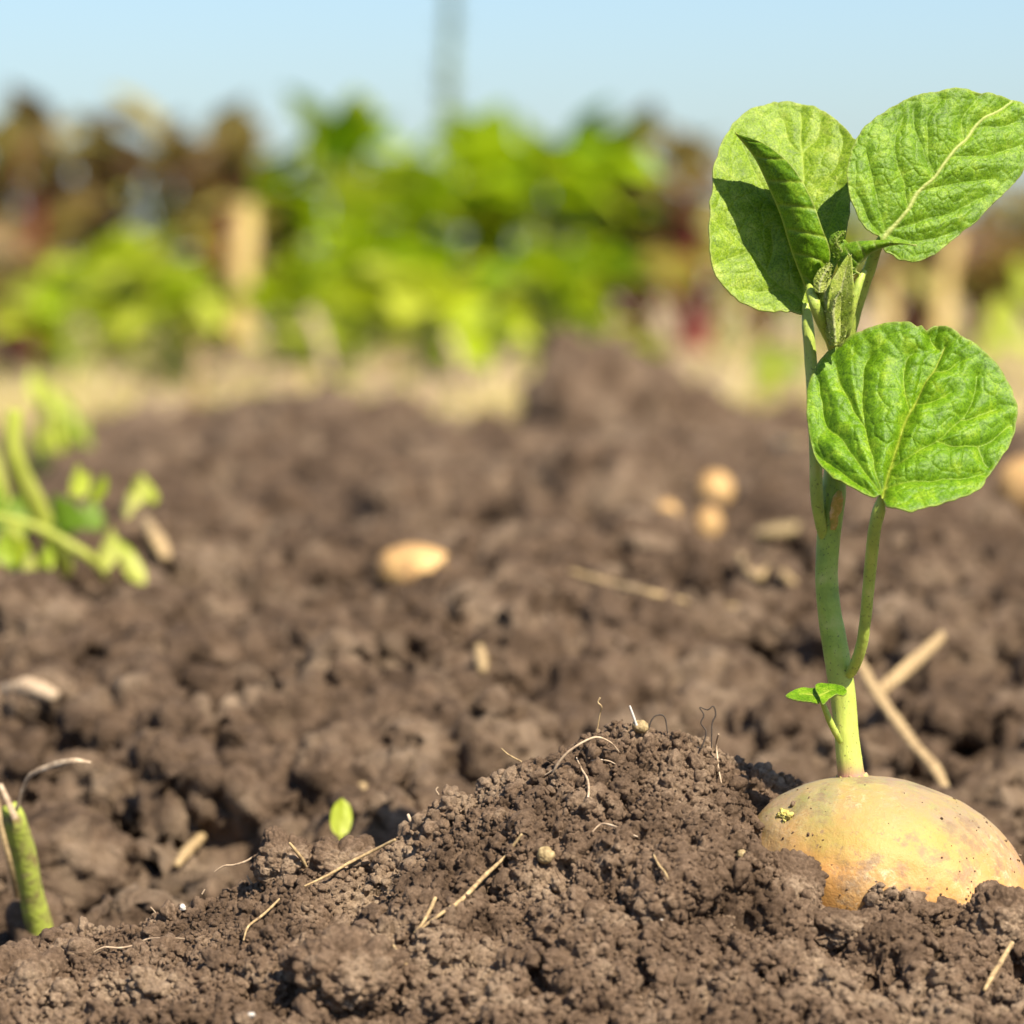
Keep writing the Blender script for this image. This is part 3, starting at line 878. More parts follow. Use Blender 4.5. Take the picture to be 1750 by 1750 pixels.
# shaded leaf on the left, behind
ul = A((1378, 540), (1350, 538), (1318, 536), (1290, 532), (1262, 518), (1238, 496), (1220, 468), (1212, 430), (1212, 385), (1215, 340), (1219, 298), (1230, 255), (1248, 220), (1275, 195), (1305, 183), (1335, 177), (1368, 180), (1400, 190), (1432, 212),
       (1456, 236), (1467, 258), (1465, 290), (1458, 330), (1450, 380), (1440, 430), (1420, 480), (1398, 520))
def d_ul(x, y):
    u = (x - 1345) / 125; v = (540 - y) / 360
    return 0.9985 + 0.0210 * v + 0.007 * (v - .45) ** 2 - 0.0040 * u * u + 0.001 * u
leaf(ul, (1335, 350), d_ul, A((1378, 530), (1374, 470), (1376, 400), (1374, 320), (1372, 267), (1366, 195)),
     [A((1376, 518), (1340, 492), (1310, 465), (1282, 432), (1255, 403), (1232, 380)), A((1376, 430), (1352, 395), (1320, 345), (1290, 300), (1272, 265), (1262, 235)), A((1376, 330), (1405, 310), (1430, 285), (1440, 255), (1438, 232)),
      A((1376, 440), (1402, 410), (1425, 370), (1440, 330)), A((1310, 465), (1320, 430), (1316, 400)), A((1280, 430), (1250, 440), (1225, 450)), A((1345, 495), (1310, 500), (1275, 495)), A((1373, 270), (1350, 240), (1335, 205)), A((1373, 265), (1395, 240), (1405, 210))],
     M_LEAF2, 'broad upper left leaf with its lower half in shadow', 6.5, 1.8, 26, 0.5, 3.0, 1.8, 23, vs=0.42)

# folded leaf: near half seen, far half folded away from us
def folded_leaf(mid, edge_, dmid, dedge, back, mtl, label, seed=0, ns=110, nv=44, name='leaf', pv=1.0):
    m = catmull(mid, ns); e = catmull(edge_, ns)
    s = np.linspace(0, 1, ns)
    dm = np.interp(s, np.linspace(0, 1, len(dmid)), dmid); de = np.interp(s, np.linspace(0, 1, len(dedge)), dedge)
    rows = []; ven = []; edg = []
    wid = np.linalg.norm(e - m, axis=1)
    for t in np.linspace(-1, 1, 2 * nv + 1):
        if t >= 0:
            q = m + (e - m) * t
            d = dm + (de - dm) * t - 0.0018 * np.sin(t * math.pi) * (wid / wid.max())
            k = wid * t
        else:
            q = m + (e - m) * (-t) * 0.25 + np.array([0.0, -2.0]) * (-t)
            d = dm + back * (wid / wid.max()) * (-t) ** 1.0
            k = wid * -t
        # side veins run obliquely
        ph = (s * 7.0 - abs(t) * 1.1)
        vv = np.exp(-(np.minimum(ph % 1, 1 - ph % 1) / 0.07) ** 2) * np.clip(k / 6, 0, 1)
        V = Pv(q[:, 0], q[:, 1], d)
        P3 = np.stack([q[:, 0], q[:, 1], np.full(ns, t * 50)], -1)
        h = (1 - vv) * 2.4 + 0.8 * fbm(P3, 14, seed, 2) + 2.0 * np.minimum(cells2(q + 3, 16, seed), .4)
        V[:, 1] -= h * 0.137e-3
        rows.append(V); ven.append(np.clip(0.45 * vv + np.exp(-(k / 2.5) ** 2), 0, 1)); edg.append(np.full(ns, 1.0 if abs(t) > 0.96 else 0.0))
    V = np.stack(rows, 0)
    ob = part(name, V, grid_faces(2 * nv + 1, ns), mtl, None, {'vein': np.stack(ven).ravel(), 'edge': np.stack(edg).ravel()})
    md = ob.modifiers.new('thickness', 'SOLIDIFY'); md.thickness = 0.0003; md.offset = 0
    ob['label'] = label
    return ob
folded_leaf(A((1257, 228), (1290, 270), (1315, 322), (1335, 370), (1350, 420), (1365, 462), (1382, 504)), A((1257, 228), (1305, 245), (1350, 280), (1382, 330), (1403, 385), (1418, 442), (1385, 506)),
            (.999, .998, .997, .996, .9955, .9955, .996), (.999, .995, .992, .991, .991, .993, .996), 0.014,
            M_LEAF, 'narrow folded leaf standing in front of the broad left leaf', 33)
folded_leaf(A((1470, 468), (1463, 462), (1472, 448), (1490, 432), (1515, 421), (1540, 417), (1566, 420)), A((1440, 470), (1432, 452), (1432, 430), (1450, 416), (1480, 412), (1520, 412), (1566, 420)),
            (.988, .9875, .987, .986, .985, .984, .983), (.991, .990, .989, .988, .987, .985, .983), 0.003,
            M_LEAF3, 'small arched young leaflet reaching over the foot of the upper right leaf', 36, 60, 20)

# fuzzy young leaves of the growing tip
def young(pts, wpx, d0, d1, fold, label, seed, m=M_YOUNG, nv=10, ns=50):
    c = catmull(A(*pts), ns)
    t = np.gradient(c, axis=0); t /= np.linalg.norm(t, axis=1)[:, None]
    nrm = np.stack([-t[:, 1], t[:, 0]], -1)
    w = np.interp(np.linspace(0, 1, ns), np.linspace(0, 1, len(wpx)), wpx)
    d = np.linspace(d0, d1, ns)
    rows = []; ven = []
    for v in np.linspace(-1, 1, 2 * nv + 1):
        q = c + nrm * (w * v)[:, None]
        dd = d + fold * abs(v) * w / max(wpx)
        V = Pv(q[:, 0], q[:, 1], dd)
        ph = np.linspace(0, 1, ns) * 8 - abs(v)
        rg = np.abs((ph % 1) - .5) * 2
        V[:, 1] -= (rg * 0.6 + 0.7 * fbm(V * 7292, 9, seed, 3)) * 0.137e-3
        rows.append(V); ven.append(np.clip(0.7 * np.exp(-(abs(v) / 0.10) ** 2) + 0.10 * (1 - rg), 0, 1))
    V = np.stack(rows, 0).reshape(-1, 3)
    F = tri(grid_faces(2 * nv + 1, ns)); ve = np.stack(ven).ravel()
    rg_ = np.random.default_rng(seed); hv = []; hf = []
    for k in range(70):
        b = V[rg_.integers(0, len(V))]
        dr = np.array([rg_.normal(0, .8), -abs(rg_.normal(.5, .4)), rg_.normal(.5, .6)]); dr /= np.linalg.norm(dr)
        o_ = len(hv); w_ = 0.00003
        hv += [b + [w_, 0, 0], b - [w_, 0, 0], b + [0, 0, w_], b + dr * rg_.uniform(.0003, .0009)]
        hf += [(o_, o_ + 1, o_ + 3), (o_ + 1, o_ + 2, o_ + 3), (o_ + 2, o_, o_ + 3)]
    F = np.vstack([F, np.array(hf) + len(V)]); V = np.vstack([V, np.array(hv)]); ve = np.concatenate([ve, np.full(len(hv), .45)])
    ob = part('young_leaf', V, F, m, None, {'vein': ve, 'edge': np.zeros(len(V))})
    md = ob.modifiers.new('thickness', 'SOLIDIFY'); md.thickness = 0.0004; md.offset = 0
    ob['label'] = label
stem_part('petiole', [(1426, 598, .9975), (1416, 572, .993), (1403, 545, .989), (1393, 520, .987), (1386, 500, .9885), (1383, 488, .992)], [10, 11, 11, 10, 8, 4], 50, 16, 260, None, 'short bright hairy petiole of the folded leaf', 7)
stem_part('petiole', [(1434, 598, .9975), (1444, 568, .992), (1452, 535, .989), (1461, 505, .988), (1470, 478, .9885), (1478, 462, .9895)], [10, 10, 9, 8, 7, 4], 50, 16, 260, None, 'thin bright hairy petiole under the arched leaflet', 9)
young([(1426, 590), (1420, 560), (1413, 525), (1409, 490), (1400, 462)], [7, 12, 18, 17, 2], .989, .985, .003, 'pale wrinkled young leaf in the middle of the growing tip', 52)
young([(1430, 592), (1434, 560), (1436, 525), (1440, 485), (1452, 436)], [8, 15, 23, 20, 2], .988, .984, -.002, 'pale downy young leaf on the right of the growing tip', 53)
young([(1428, 585), (1426, 560), (1424, 535), (1428, 512), (1436, 498)], [6, 10, 12, 9, 2], .9845, .982, .002, 'smallest whitish young leaf folded in front of the growing tip', 58)
young([(1400, 500), (1402, 482), (1410, 466), (1420, 452)], [6, 12, 11, 2], .985, .984, .001, 'tiny curled leaf at the foot of the folded leaf', 55)
young([(1450, 445), (1438, 428), (1430, 410), (1444, 396)], [10, 17, 13, 2], .988, .986, .001, 'tiny crinkled leaf beside the foot of the upper right leaf', 56, M_LEAF3)

# little side shoot near the tuber
sh = stem_part('side_shoot', [(1436, 1268, .9965), (1428, 1252, .9945), (1418, 1232, .993), (1410, 1212, .992), (1403, 1192, .9915), (1398, 1180, .9915)], [4, 6, 5.5, 5, 4.5, 3], 40, 14, 60, None, 'short curved side shoot with two tiny leaflets', 6)
def leaflet(outline, centre, dfun, label, seed):
    leaf(outline, centre, dfun, A((1400, 1190), (centre[0], centre[1])), [A((centre[0] - 10, centre[1]), (centre[0] + 10, centre[1] - 3))], M_LEAF, label, 1.0, 0.6, 12, 0, 2, 1.5, seed, parent=sh, NR=24, NT=120, wav=0.8)
leaflet(A((1343, 1191), (1352, 1183), (1370, 1176), (1385, 1177), (1400, 1178), (1405, 1186), (1400, 1202), (1385, 1200), (1362, 1197)), (1375, 1187), lambda x, y: 0.9885 + (1192 - y) * 0.00022 + 0 * x, 'left leaflet of the side shoot, pointing away from the stem', 61)
leaflet(A((1393, 1176), (1398, 1169), (1420, 1170), (1440, 1174), (1447, 1183), (1441, 1190), (1428, 1188), (1416, 1196), (1406, 1205), (1400, 1192)), (1418, 1181), lambda x, y: 0.9870 + (1188 - y) * 0.00022 + 0 * x, 'right leaflet of the side shoot, crossing the stem', 62)

# ------------------------------------------------------------------ straws, roots, chips in focus
def strand(name, label, cat, pts, rpx, m, on=True, group=None, sides=7, field=False, depth=None, n=None, flat=1.0, lift=0.0006):
    W = []
    for p in pts:
        if len(p) == 3: W.append(P(*p))
        else: W.append(surf(p[0], p[1], field, lift))
    W = np.array(W)
    # keep the path from jumping between near and far grains
    if on and len(W) > 3:
        k = np.array([.25, .5, .25])
        yy = np.convolve(np.pad(W[:, 1], 1, mode='edge'), k, 'valid')
        pp = [project(w) for w in W]
        W = np.array([P(a, b, y) for (a, b), y in zip(pp, yy)])
    sc = 0.137e-3 * (W[:, 1].mean())
    V, F = tube_arrays(W, [r * sc for r in rpx], n or max(16, 8 * len(pts)), sides, 0.12, len(label), flat)
    o = mesh_obj(name, V, F, m, None, True, None, loc=W[0])
    tag(o, label, cat, group)
    return o
GR = 'rootlets and straws on the mound'
strand('straw', 'long straw lying diagonally down the front of the mound', 'straw', [(892, 1428), (862, 1468), (828, 1500), (790, 1540), (752, 1566), (712, 1596)], [2.2, 3.0, 4.0, 4.4, 3.4, 1.6], M_STRAW, group=GR, lift=.0010)
strand('straw', 'short pale straw beside the lower end of the long diagonal straw', 'straw', [(744, 1538), (734, 1560), (722, 1582), (708, 1598)], [3.6, 3.4, 3.0, 1.6], M_STRAW, group=GR, lift=.0012)
strand('straw', 'thin straw crossing the left shoulder of the mound behind the small clods', 'straw', [(676, 1440), (640, 1458), (600, 1478), (562, 1500), (520, 1520)], [2.6, 3.0, 3.0, 2.6, 1.6], M_STRAW, group=GR, lift=.0018)
strand('root', 'arched pale rootlet looping over the upper face of the mound', 'rootlet', [(940, 1340, .988), (948, 1315, .986), (966, 1290, .985), (990, 1272, .985), (1018, 1260, .986), (1042, 1268, .988), (1058, 1285, .990)], [2.4, 2.6, 2.4, 2.2, 2.0, 1.6, 1.0], M_ROOT, False, GR)
strand('root', 'short wavy rootlet joining the foot of the arched rootlet', 'rootlet', [(908, 1326), (920, 1330), (932, 1326), (942, 1320), (948, 1316)], [1.0, 1.6, 1.6, 1.6, 1.2], M_ROOT, group=GR)
strand('root', 'pale rootlet hanging down the middle of the upper mound face', 'rootlet', [(985, 1298), (994, 1318), (1004, 1336), (1006, 1358), (1001, 1382)], [1.0, 1.8, 2.2, 2.2, 1.8], M_ROOT, group=GR, lift=.0012)
strand('root', 'thin rootlet lying level below the arched rootlet', 'rootlet', [(1010, 1302), (1025, 1300), (1042, 1303), (1056, 1310)], [.8, 1.4, 1.4, .8], M_ROOT, group=GR)
strand('root', 'light rootlet dangling over the shaded side of the crest', 'rootlet', [(1228, 1258), (1224, 1276), (1226, 1298), (1228, 1318), (1233, 1342)], [1.4, 1.8, 1.7, 1.6, 1.2], M_ROOT, group=GR, lift=.0012)
strand('root', 'white wiry rootlet sticking out level from the small straw-topped clod', 'rootlet', [(366, 1490, .996), (382, 1480, .996), (400, 1478, .996), (420, 1472, .996), (436, 1463, .996), (456, 1460, .996), (476, 1464, .997)], [.8, 1.5, 1.5, 2.0, 1.7, 1.9, 2.0], M_ROOT, False, GR)
strand('root', 'long cream rootlet lying along the low left part of the mound', 'rootlet', [(160, 1630), (178, 1622), (205, 1623), (232, 1618), (252, 1608), (280, 1606), (316, 1607)], [1.0, 1.8, 2.0, 2.0, 1.8, 1.6, 1.0], M_ROOT, group=GR, lift=.0010)
strand('root', 'short curled rootlet standing up on the crest left of the white splinter', 'rootlet', [(1020, 1252, .998), (1025, 1222, .998), (1028, 1208, .997), (1022, 1200, .997), (1026, 1192, .997)], [.9, 1.2, 1.6, 1.2, 1.8], M_STRAW, False, GR)
strand('white_splinter', 'white splinter sticking out of the top of the mound', 'splinter', [(1088, 1240, .995), (1083, 1225, .995), (1076, 1206, .995)], [2.6, 2.2, 1.8], M_WHITE, False)
strand('root', 'looped black rootlet standing on the shaded crest beside the potato', 'rootlet', [(1198, 1280, 1.0), (1207, 1252, 1.0), (1198, 1236, 1.0), (1203, 1222, 1.0), (1196, 1209, 1.0), (1209, 1213, 1.0), (1219, 1207, 1.0), (1223, 1222, 1.0), (1217, 1238, 1.0), (1216, 1278, 1.0)], [1.6, 1.4, 1.4, 1.0, 1.4, 1.6, 1.2], M_DARKROOT, False, GR)
strand('root', 'small dark rootlet loop at the highest point of the crest', 'rootlet', [(1106, 1254, 1.0), (1114, 1230, 1.0), (1124, 1222, 1.0), (1136, 1226, 1.0), (1141, 1254, 1.0)], [1.2, 1.4, 1.4, 1.4, 1.2], M_DARKROOT, False, GR)
strand('root', 'short rootlet poking from the left flank crest above the straw', 'rootlet', [(857, 1279, .998), (868, 1289, .998), (880, 1296, .998), (892, 1302, .998)], [.9, 1.4, 1.8, 1.2], M_STRAW, False, GR)
strand('root', 'stubby pale chip of stem on the crest edge near the thin straw', 'rootlet', [(697, 1392, .999), (701, 1402, .998), (706, 1412, .998)], [2.6, 3.4, 2.4], M_ROOT, False, GR)
strand('root', 'tiny hooked rootlet on the crest left of the pressed clod', 'rootlet', [(750, 1358, .998), (745, 1350, .998), (749, 1345, .998)], [1.4, 1.4, 1], M_ROOT, False, GR)
strand('root', 'tiny straw tip above the low left crest', 'rootlet', [(345, 1528, .998), (350, 1520, .998)], [1.6, 1.2], M_ROOT, False, GR)
strand('root', 'tiny upright root tip on the crest below the wiry rootlet', 'rootlet', [(430, 1510, .998), (425, 1502, .998), (422, 1496, .998)], [1.6, 1.4, 1.0], M_ROOT, False, GR)
strand('root', 'thin hair root leaning over the low left crest', 'rootlet', [(266, 1560, .998), (260, 1553, .998), (257, 1550, .998)], [1.2, 1.2, .9], M_ROOT, False, GR)
strand('root', 'rusty rootlet lying on the right of the mound face', 'rootlet', [(1117, 1464), (1126, 1482), (1136, 1494), (1143, 1508)], [1.4, 2.2, 2.2, 1.4], M_STRAW, group=GR, lift=.0012)
strand('root', 'forked brown rootlet below the rounded clod on the left shoulder', 'rootlet', [(478, 1540), (462, 1556), (444, 1572), (424, 1588), (416, 1612)], [1.6, 2.4, 2.4, 2.2, 1.4], M_STRAW, group=GR, lift=.0014)
strand('root', 'faint arched rootlet in the middle of the mound above the snail-like chip', 'rootlet', [(1012, 1424), (1028, 1410), (1050, 1414), (1070, 1424), (1090, 1432)], [1.2, 1.8, 2, 1.8, 1.2], M_ROOT, group=GR)
strand('straw', 'blurred pale straw at the near right corner below the potato', 'straw', [(1730, 1620), (1712, 1650), (1694, 1680), (1682, 1702)], [4, 5, 5, 3], M_STRAW, group=GR, lift=.003)
strand('straw', 'brown straw stub at the foot of the mound left of centre', 'straw', [(672, 1620), (684, 1640), (698, 1658)], [3, 4.4, 3], M_STRAW, group=GR, lift=.0012)
strand('straw', 'straw splinter on top of the small left clod', 'straw', [(494, 1440, .990), (504, 1452, .990), (516, 1468, .991), (524, 1482, .992)], [2, 3.4, 3.4, 2], M_STRAW, False, GR)
def chip(px, py, r, m, label, name='shell_chip', cat='chip'):
    V, F = ico(3)
    s = surf(px, py)
    W = rough_ball(V, int(px) % 13, 0.4, 0.3) * np.array([1, .7, .8]) * r
    o = mesh_obj(name, W, F, m); o.location = s - np.array([0, r * .3, 0]); tag(o, label, cat)
chip(932, 1463, .0021, M_HUSK, 'round tan seed husk in the middle of the mound face', 'seed_husk', 'seed husk')
chip(312, 1553, .0009, M_WHITE, 'white grain on the low left crest of the mound', 'pebble', 'pebble')
chip(1094, 1245, .0018, M_HUSK, 'yellowish seed at the foot of the white splinter', 'seed', 'seed')
chip(430, 1737, .0009, M_WHITE, 'white grain near the bottom left of the mound', 'pebble', 'pebble')
chip(1132, 1577, .0008, M_WHITE, 'tiny white grain left of the dark clod below the potato', 'pebble', 'pebble')
chip(1268, 1462, .0012, M_HUSK, 'small orange flake beside the left edge of the potato', 'bark_flake', 'flake')

# ------------------------------------------------------------------ things in the middle distance
def world_blade(base, direction, length, width, arch=0.3, fold=0.25, nl=8, nv=5, shape='oval', rg=None, roll=0.0, side=None):
    """a leaf blade: returns V, quad faces"""
    d = np.array(direction, float); d /= np.linalg.norm(d)
    up = np.array([0, 0, 1.0])
    s = np.cross(d, up); s /= np.linalg.norm(s) + 1e-9
    if side is not None:
        s = np.array(side, float); s -= d * (s @ d); s /= np.linalg.norm(s)
    n = np.cross(s, d)
    s, n = s * math.cos(roll) + n * math.sin(roll), n * math.cos(roll) - s * math.sin(roll)
    t = np.linspace(0, 1, nl)
    c = base + d * (t * length)[:, None] - n * (arch * length * t ** 2)[:, None]
    if shape == 'oval': w = width * np.sin(np.clip(t, 0.02, .985) * math.pi) ** 0.7 * (1.15 - .45 * t)
    elif shape == 'round': w = width * np.sqrt(np.clip(1 - (2 * t - 1) ** 2, 0.01, 1))
    else: w = width * (1 - t * .93)
    v = np.linspace(-1, 1, nv)
    V = c[:, None, :] + s[None, None, :] * (w[:, None] * v[None])[..., None] + n[None, None, :] * (fold * w[:, None] * np.abs(v)[None])[..., None]
    if rg is not None:
        V = V + n * (rg.normal(0, .07, (nl, nv, 1)) * width)
    return V.reshape(-1, 3), grid_faces(nl, nv)

def multi(name, blades, m, parent=None, tones=None, loc=None):
    V, F = join([(b[0], b[1]) for b in blades])
    if tones is None: tones = np.full(len(blades), .5)
    t = np.concatenate([np.full(len(b[0]), x) for b, x in zip(blades, tones)])
    if loc is not None: V = V - np.asarray(loc)
    o = mesh_obj(name, V, F, m, parent, True, {'tone': t})
    return o

# distant half-buried potatoes
def far_potato(px, py, rx, ry, label, seed, d=None, rot=0.0, m=None):
    s = surf(px, py + ry * .25, True, 0)
    dd = d or (s[1] - (0.022 if rx > 60 else 0.006))
    sc = 0.137e-3 * dd
    V, F = ico(5)
    W = V * (1 + 0.05 * fbm(V + seed, .9, seed, 3))[:, None] * np.array([rx * sc, rx * sc * .8, ry * sc])
    a = rot
    W = np.stack([W[:, 0] * math.cos(a) + W[:, 2] * math.sin(a), W[:, 1], -W[:, 0] * math.sin(a) + W[:, 2] * math.cos(a)], -1)
    o = mesh_obj('potato', W, F, m or M_POT2)
    o.location = P(px, py, dd)
    tag(o, label, 'potato', 'potatoes lying on the slope')
far_potato(714, 978, 72, 48, 'half-buried yellow potato alone on the middle of the slope', 3, rot=.12)
far_potato(1222, 838, 31, 34, 'round tan potato resting on a smaller one left of the stem', 5)
far_potato(1212, 896, 22, 30, 'small tan potato directly under the round tan one', 6)
far_potato(1140, 876, 20, 20, 'tiny dull potato left of the two stacked ones', 7)
far_potato(1762, 835, 62, 56, 'large orange potato cut off by the right edge behind the round leaf', 8, d=1.74)
far_potato(1345, 908, 60, 14, 'long dull tan potato lying behind the seedling stem', 9, rot=-.1, m=M_HUSK)

GS = 'straws scattered on the slope'
strand('straw', 'thick pale straw slanting down behind the stem towards the potato', 'straw', [(1462, 1120, 1.27), (1490, 1170, 1.25), (1520, 1215, 1.235), (1560, 1270, 1.215), (1595, 1310, 1.20), (1618, 1350, 1.19)], [11, 13, 13, 13, 12, 9], M_STRAW, False, GS, flat=.5)
strand('straw', 'broad blurred straw pointing up right behind the slanting one', 'straw', [(1506, 1180, 1.255), (1540, 1150, 1.265), (1575, 1120, 1.28), (1612, 1085, 1.30)], [10, 14, 13, 9], M_STRAW, False, GS, flat=.5)
strand('straw', 'pale straw leaning behind the crest beside the small green leaf', 'straw', [(618, 1340, 1.185), (635, 1370, 1.175), (652, 1410, 1.16), (670, 1445, 1.15)], [7, 10, 11, 9], M_STRAW, False, GS, flat=.5)
strand('straw', 'thin tan straw lying level across the slope left of the stem', 'straw', [(975, 985), (1050, 1008), (1120, 1025), (1190, 1040), (1260, 1045)], [4, 6, 7, 5, 3], M_STRAW, False, GS, field=True, lift=.004)
strand('straw', 'crooked pale straw on the slope just left of the stem', 'straw', [(1265, 965), (1290, 1000), (1320, 985), (1350, 1005), (1375, 1030)], [9, 9, 10, 10, 7], M_STRAW, False, GS, field=True, lift=.006)
strand('straw', 'small orange straw bit on the slope below the level straw', 'straw', [(818, 1120), (822, 1140), (824, 1158)], [9, 12, 9], M_STRAW, False, GS, field=True, lift=.006)
strand('straw', 'faint straw on the slope above the left crest', 'straw', [(345, 1440), (320, 1465), (300, 1490)], [9, 11, 7], M_STRAW, False, GS, field=True, lift=.004)
strand('straw', 'light straw stub on the slope at the left edge below the weed', 'straw', [(5, 1195), (50, 1190), (95, 1205)], [14, 20, 12], M_ROOT, False, GS, field=True, lift=.006)
strand('straw', 'pink-tan straw above the mound crest in the middle of the picture', 'straw', [(870, 1262), (888, 1240), (900, 1262)], [5, 7, 5], M_STRAW, False, GS, field=True, lift=.01)
strand('straw', 'short tan straw on the slope under the leaning weed stalk', 'straw', [(248, 905), (268, 940), (285, 975)], [10, 17, 9], M_STRAW, False, GS, field=True, lift=.01, flat=.5)
strand('straw', 'pale straw high on the slope right of the round leaf stalk', 'straw', [(1330, 770), (1370, 778), (1400, 800)], [12, 18, 12], M_STRAW, False, GS, field=True, lift=.008)

# cut green stalk at the left edge with a dry blade
ws = empty('cut_stalk', P(60, 1610, 1.10))
tag(ws, 'thick cut green weed stalk with a dry curled blade at the left edge', 'weed stalk')
def wpart(root, name, V, F, m, attrs=None, label=None):
    o = mesh_obj(name, V - np.array(root.location[:]), F, m, root, True, attrs)
    if label: o['label'] = label
    return o
sc = .137e-3 * 1.08
V, F = tube_arrays(np.array([P(86, 1690, 1.10), P(70, 1600, 1.10), P(54, 1530, 1.095), P(40, 1460, 1.09), P(24, 1400, 1.085), P(14, 1375, 1.085)]), [25 * sc, 24 * sc, 22 * sc, 22 * sc, 21 * sc, 14 * sc], 60, 18, .08, 5)
wpart(ws, 'stalk', V, F, M_STALK)
V, F = tube_arrays(np.array([P(50, 1640, 1.11), P(36, 1560, 1.11), P(20, 1480, 1.10), P(0, 1400, 1.10), P(-18, 1330, 1.10)]), [7 * sc, 8 * sc, 8 * sc, 8 * sc, 6 * sc], 40, 10, .1, 6)
wpart(ws, 'side_stem', V, F, M_STRAW)
V, F = tube_arrays(np.array([P(28, 1385, 1.075), P(48, 1330, 1.07), P(85, 1310, 1.065), P(125, 1300, 1.06), P(156, 1303, 1.06)]), [3 * sc, 4 * sc, 6 * sc, 5 * sc, 1 * sc], 40, 10, .05, 7, .3)
wpart(ws, 'dry_blade', V, F, M_ROOT)
V, F = tube_arrays(np.array([P(26, 1400, 1.08), P(14, 1370, 1.08), P(0, 1340, 1.08)]), [6 * sc, 5 * sc, 4 * sc], 20, 10, .05, 7, .4)
wpart(ws, 'leaf_sheath', V, F, M_ROOT)

# leafy weed on the left slope
def weed(label, base, stalks, leaves, group=None, name='weed', cat='weed', m=M_WEED, seed=1, ragged=True):
    root = empty(name, base)
    tag(root, label, cat, group)
    rg = np.random.default_rng(seed)
    st = []
    for pts, r in stalks:
        W = np.array([P(*p) for p in pts]); k = .137e-3 * W[0, 1]
        st.append(tube_arrays(W, [a * k for a in r], 30, 9, .08, 2, .7))
    if st:
        V, F = join(st)
        wpart(root, 'stalk', V, F, m, {'tone': np.full(len(V), .62)})
    bl = []; tn = []
    for (px, py, d, rx, ry, tone) in leaves:
        k = .137e-3 * d
        c = P(px, py, d)
        ang = rg.uniform(-.6, .6)
        if not ragged:
            bl.append(world_blade(c - np.array([0, 0, ry * k]), (.05, .6, 1.0), 2.1 * ry * k, rx * k, .15, .2, 9, 7, 'round', rg, 0, (-1, 0, 0))); tn.append(tone)
            continue
        for q in range(3 if rx > 18 else 2):
            a2 = ang + rg.uniform(-.9, .9)
            cc = c + np.array([rg.normal(0, rx * .42), rg.normal(0, rx * .5), rg.normal(0, ry * .25)]) * k
            V, F = world_blade(cc - np.array([math.sin(a2), 0, 1]) * ry * k * .8, (math.sin(a2), rg.uniform(.2, .9), 1.0), 1.7 * ry * k, rx * k * rg.uniform(.42, .62), rg.uniform(.05, .35), .25, 9, 7, 'oval', rg, rg.uniform(-.7, .7), (-1, .3 * a2, 0))
            bl.append((V, F)); tn.append(min(1, max(0, tone + rg.normal(0, .14))))
    if bl:
        o = multi('foliage', bl, m, root, tn, np.array(root.location[:]))
    return root
weed('yellow-green leafy weed with a bent pale stalk growing at the left edge of the slope', P(120, 990, 1.45),
     [([(25, 700, 1.43), (25, 780, 1.43), (60, 860, 1.44), (95, 930, 1.45), (125, 1000, 1.47)], [14, 18, 19, 17, 12]),
      ([(-20, 880, 1.43), (60, 900, 1.43), (150, 950, 1.43), (180, 985, 1.45)], [6, 8, 9, 7]),
      ([(-40, 700, 1.49), (-10, 800, 1.49), (20, 900, 1.49), (60, 980, 1.49)], [12, 14, 12, 10])],
     [(145, 820, 1.43, 34, 32, .5), (225, 855, 1.45, 26, 28, .65), (205, 935, 1.43, 32, 46, .5), (30, 945, 1.41, 48, 34, .25), (85, 945, 1.41, 26, 22, .2), (0, 850, 1.45, 26, 50, .15), (50, 965, 1.39, 16, 30, .75),
      (140, 890, 1.49, 50, 40, .0), (180, 920, 1.51, 40, 40, .0), (60, 900, 1.51, 60, 50, .12), (-30, 930, 1.43, 40, 44, .1), (240, 830, 1.49, 14, 34, .5)], seed=4)
weed('upright pale weed with a yellow tip above the leafy one at the left', P(95, 760, 2.05),
     [([(85, 770, 2.05), (80, 720, 2.05), (85, 660, 2.05)], [10, 11, 8])],
     [(85, 668, 2.03, 26, 40, .62), (110, 705, 2.04, 18, 45, .5), (78, 720, 2.06, 22, 50, .45), (130, 740, 2.06, 30, 30, .4), (70, 760, 2.06, 26, 34, .4)], seed=6)
weed('single small bright green seed leaf peeking over the left crest', P(582, 1440, 1.12), [([(584, 1450, 1.12), (583, 1430, 1.12)], [5, 5])], [(581, 1398, 1.11, 19, 32, .5)], seed=8, ragged=False, name='seedling', cat='seedling')
weed('soft green weed at the far ridge left of the seedling leaves', P(1325, 660, 2.9), [], [(1310, 610, 2.9, 30, 32, .25), (1345, 620, 2.9, 30, 30, .3), (1322, 645, 2.9, 26, 24, .4)], seed=10)
weed('low yellow-green weed by the right edge of the far ridge', P(1710, 560, 3.2), [], [(1700, 520, 3.2, 40, 36, .35), (1740, 480, 3.3, 32, 44, .4), (1680, 580, 3.1, 26, 30, .5), (1730, 560, 3.2, 34, 30, .4)], seed=11)

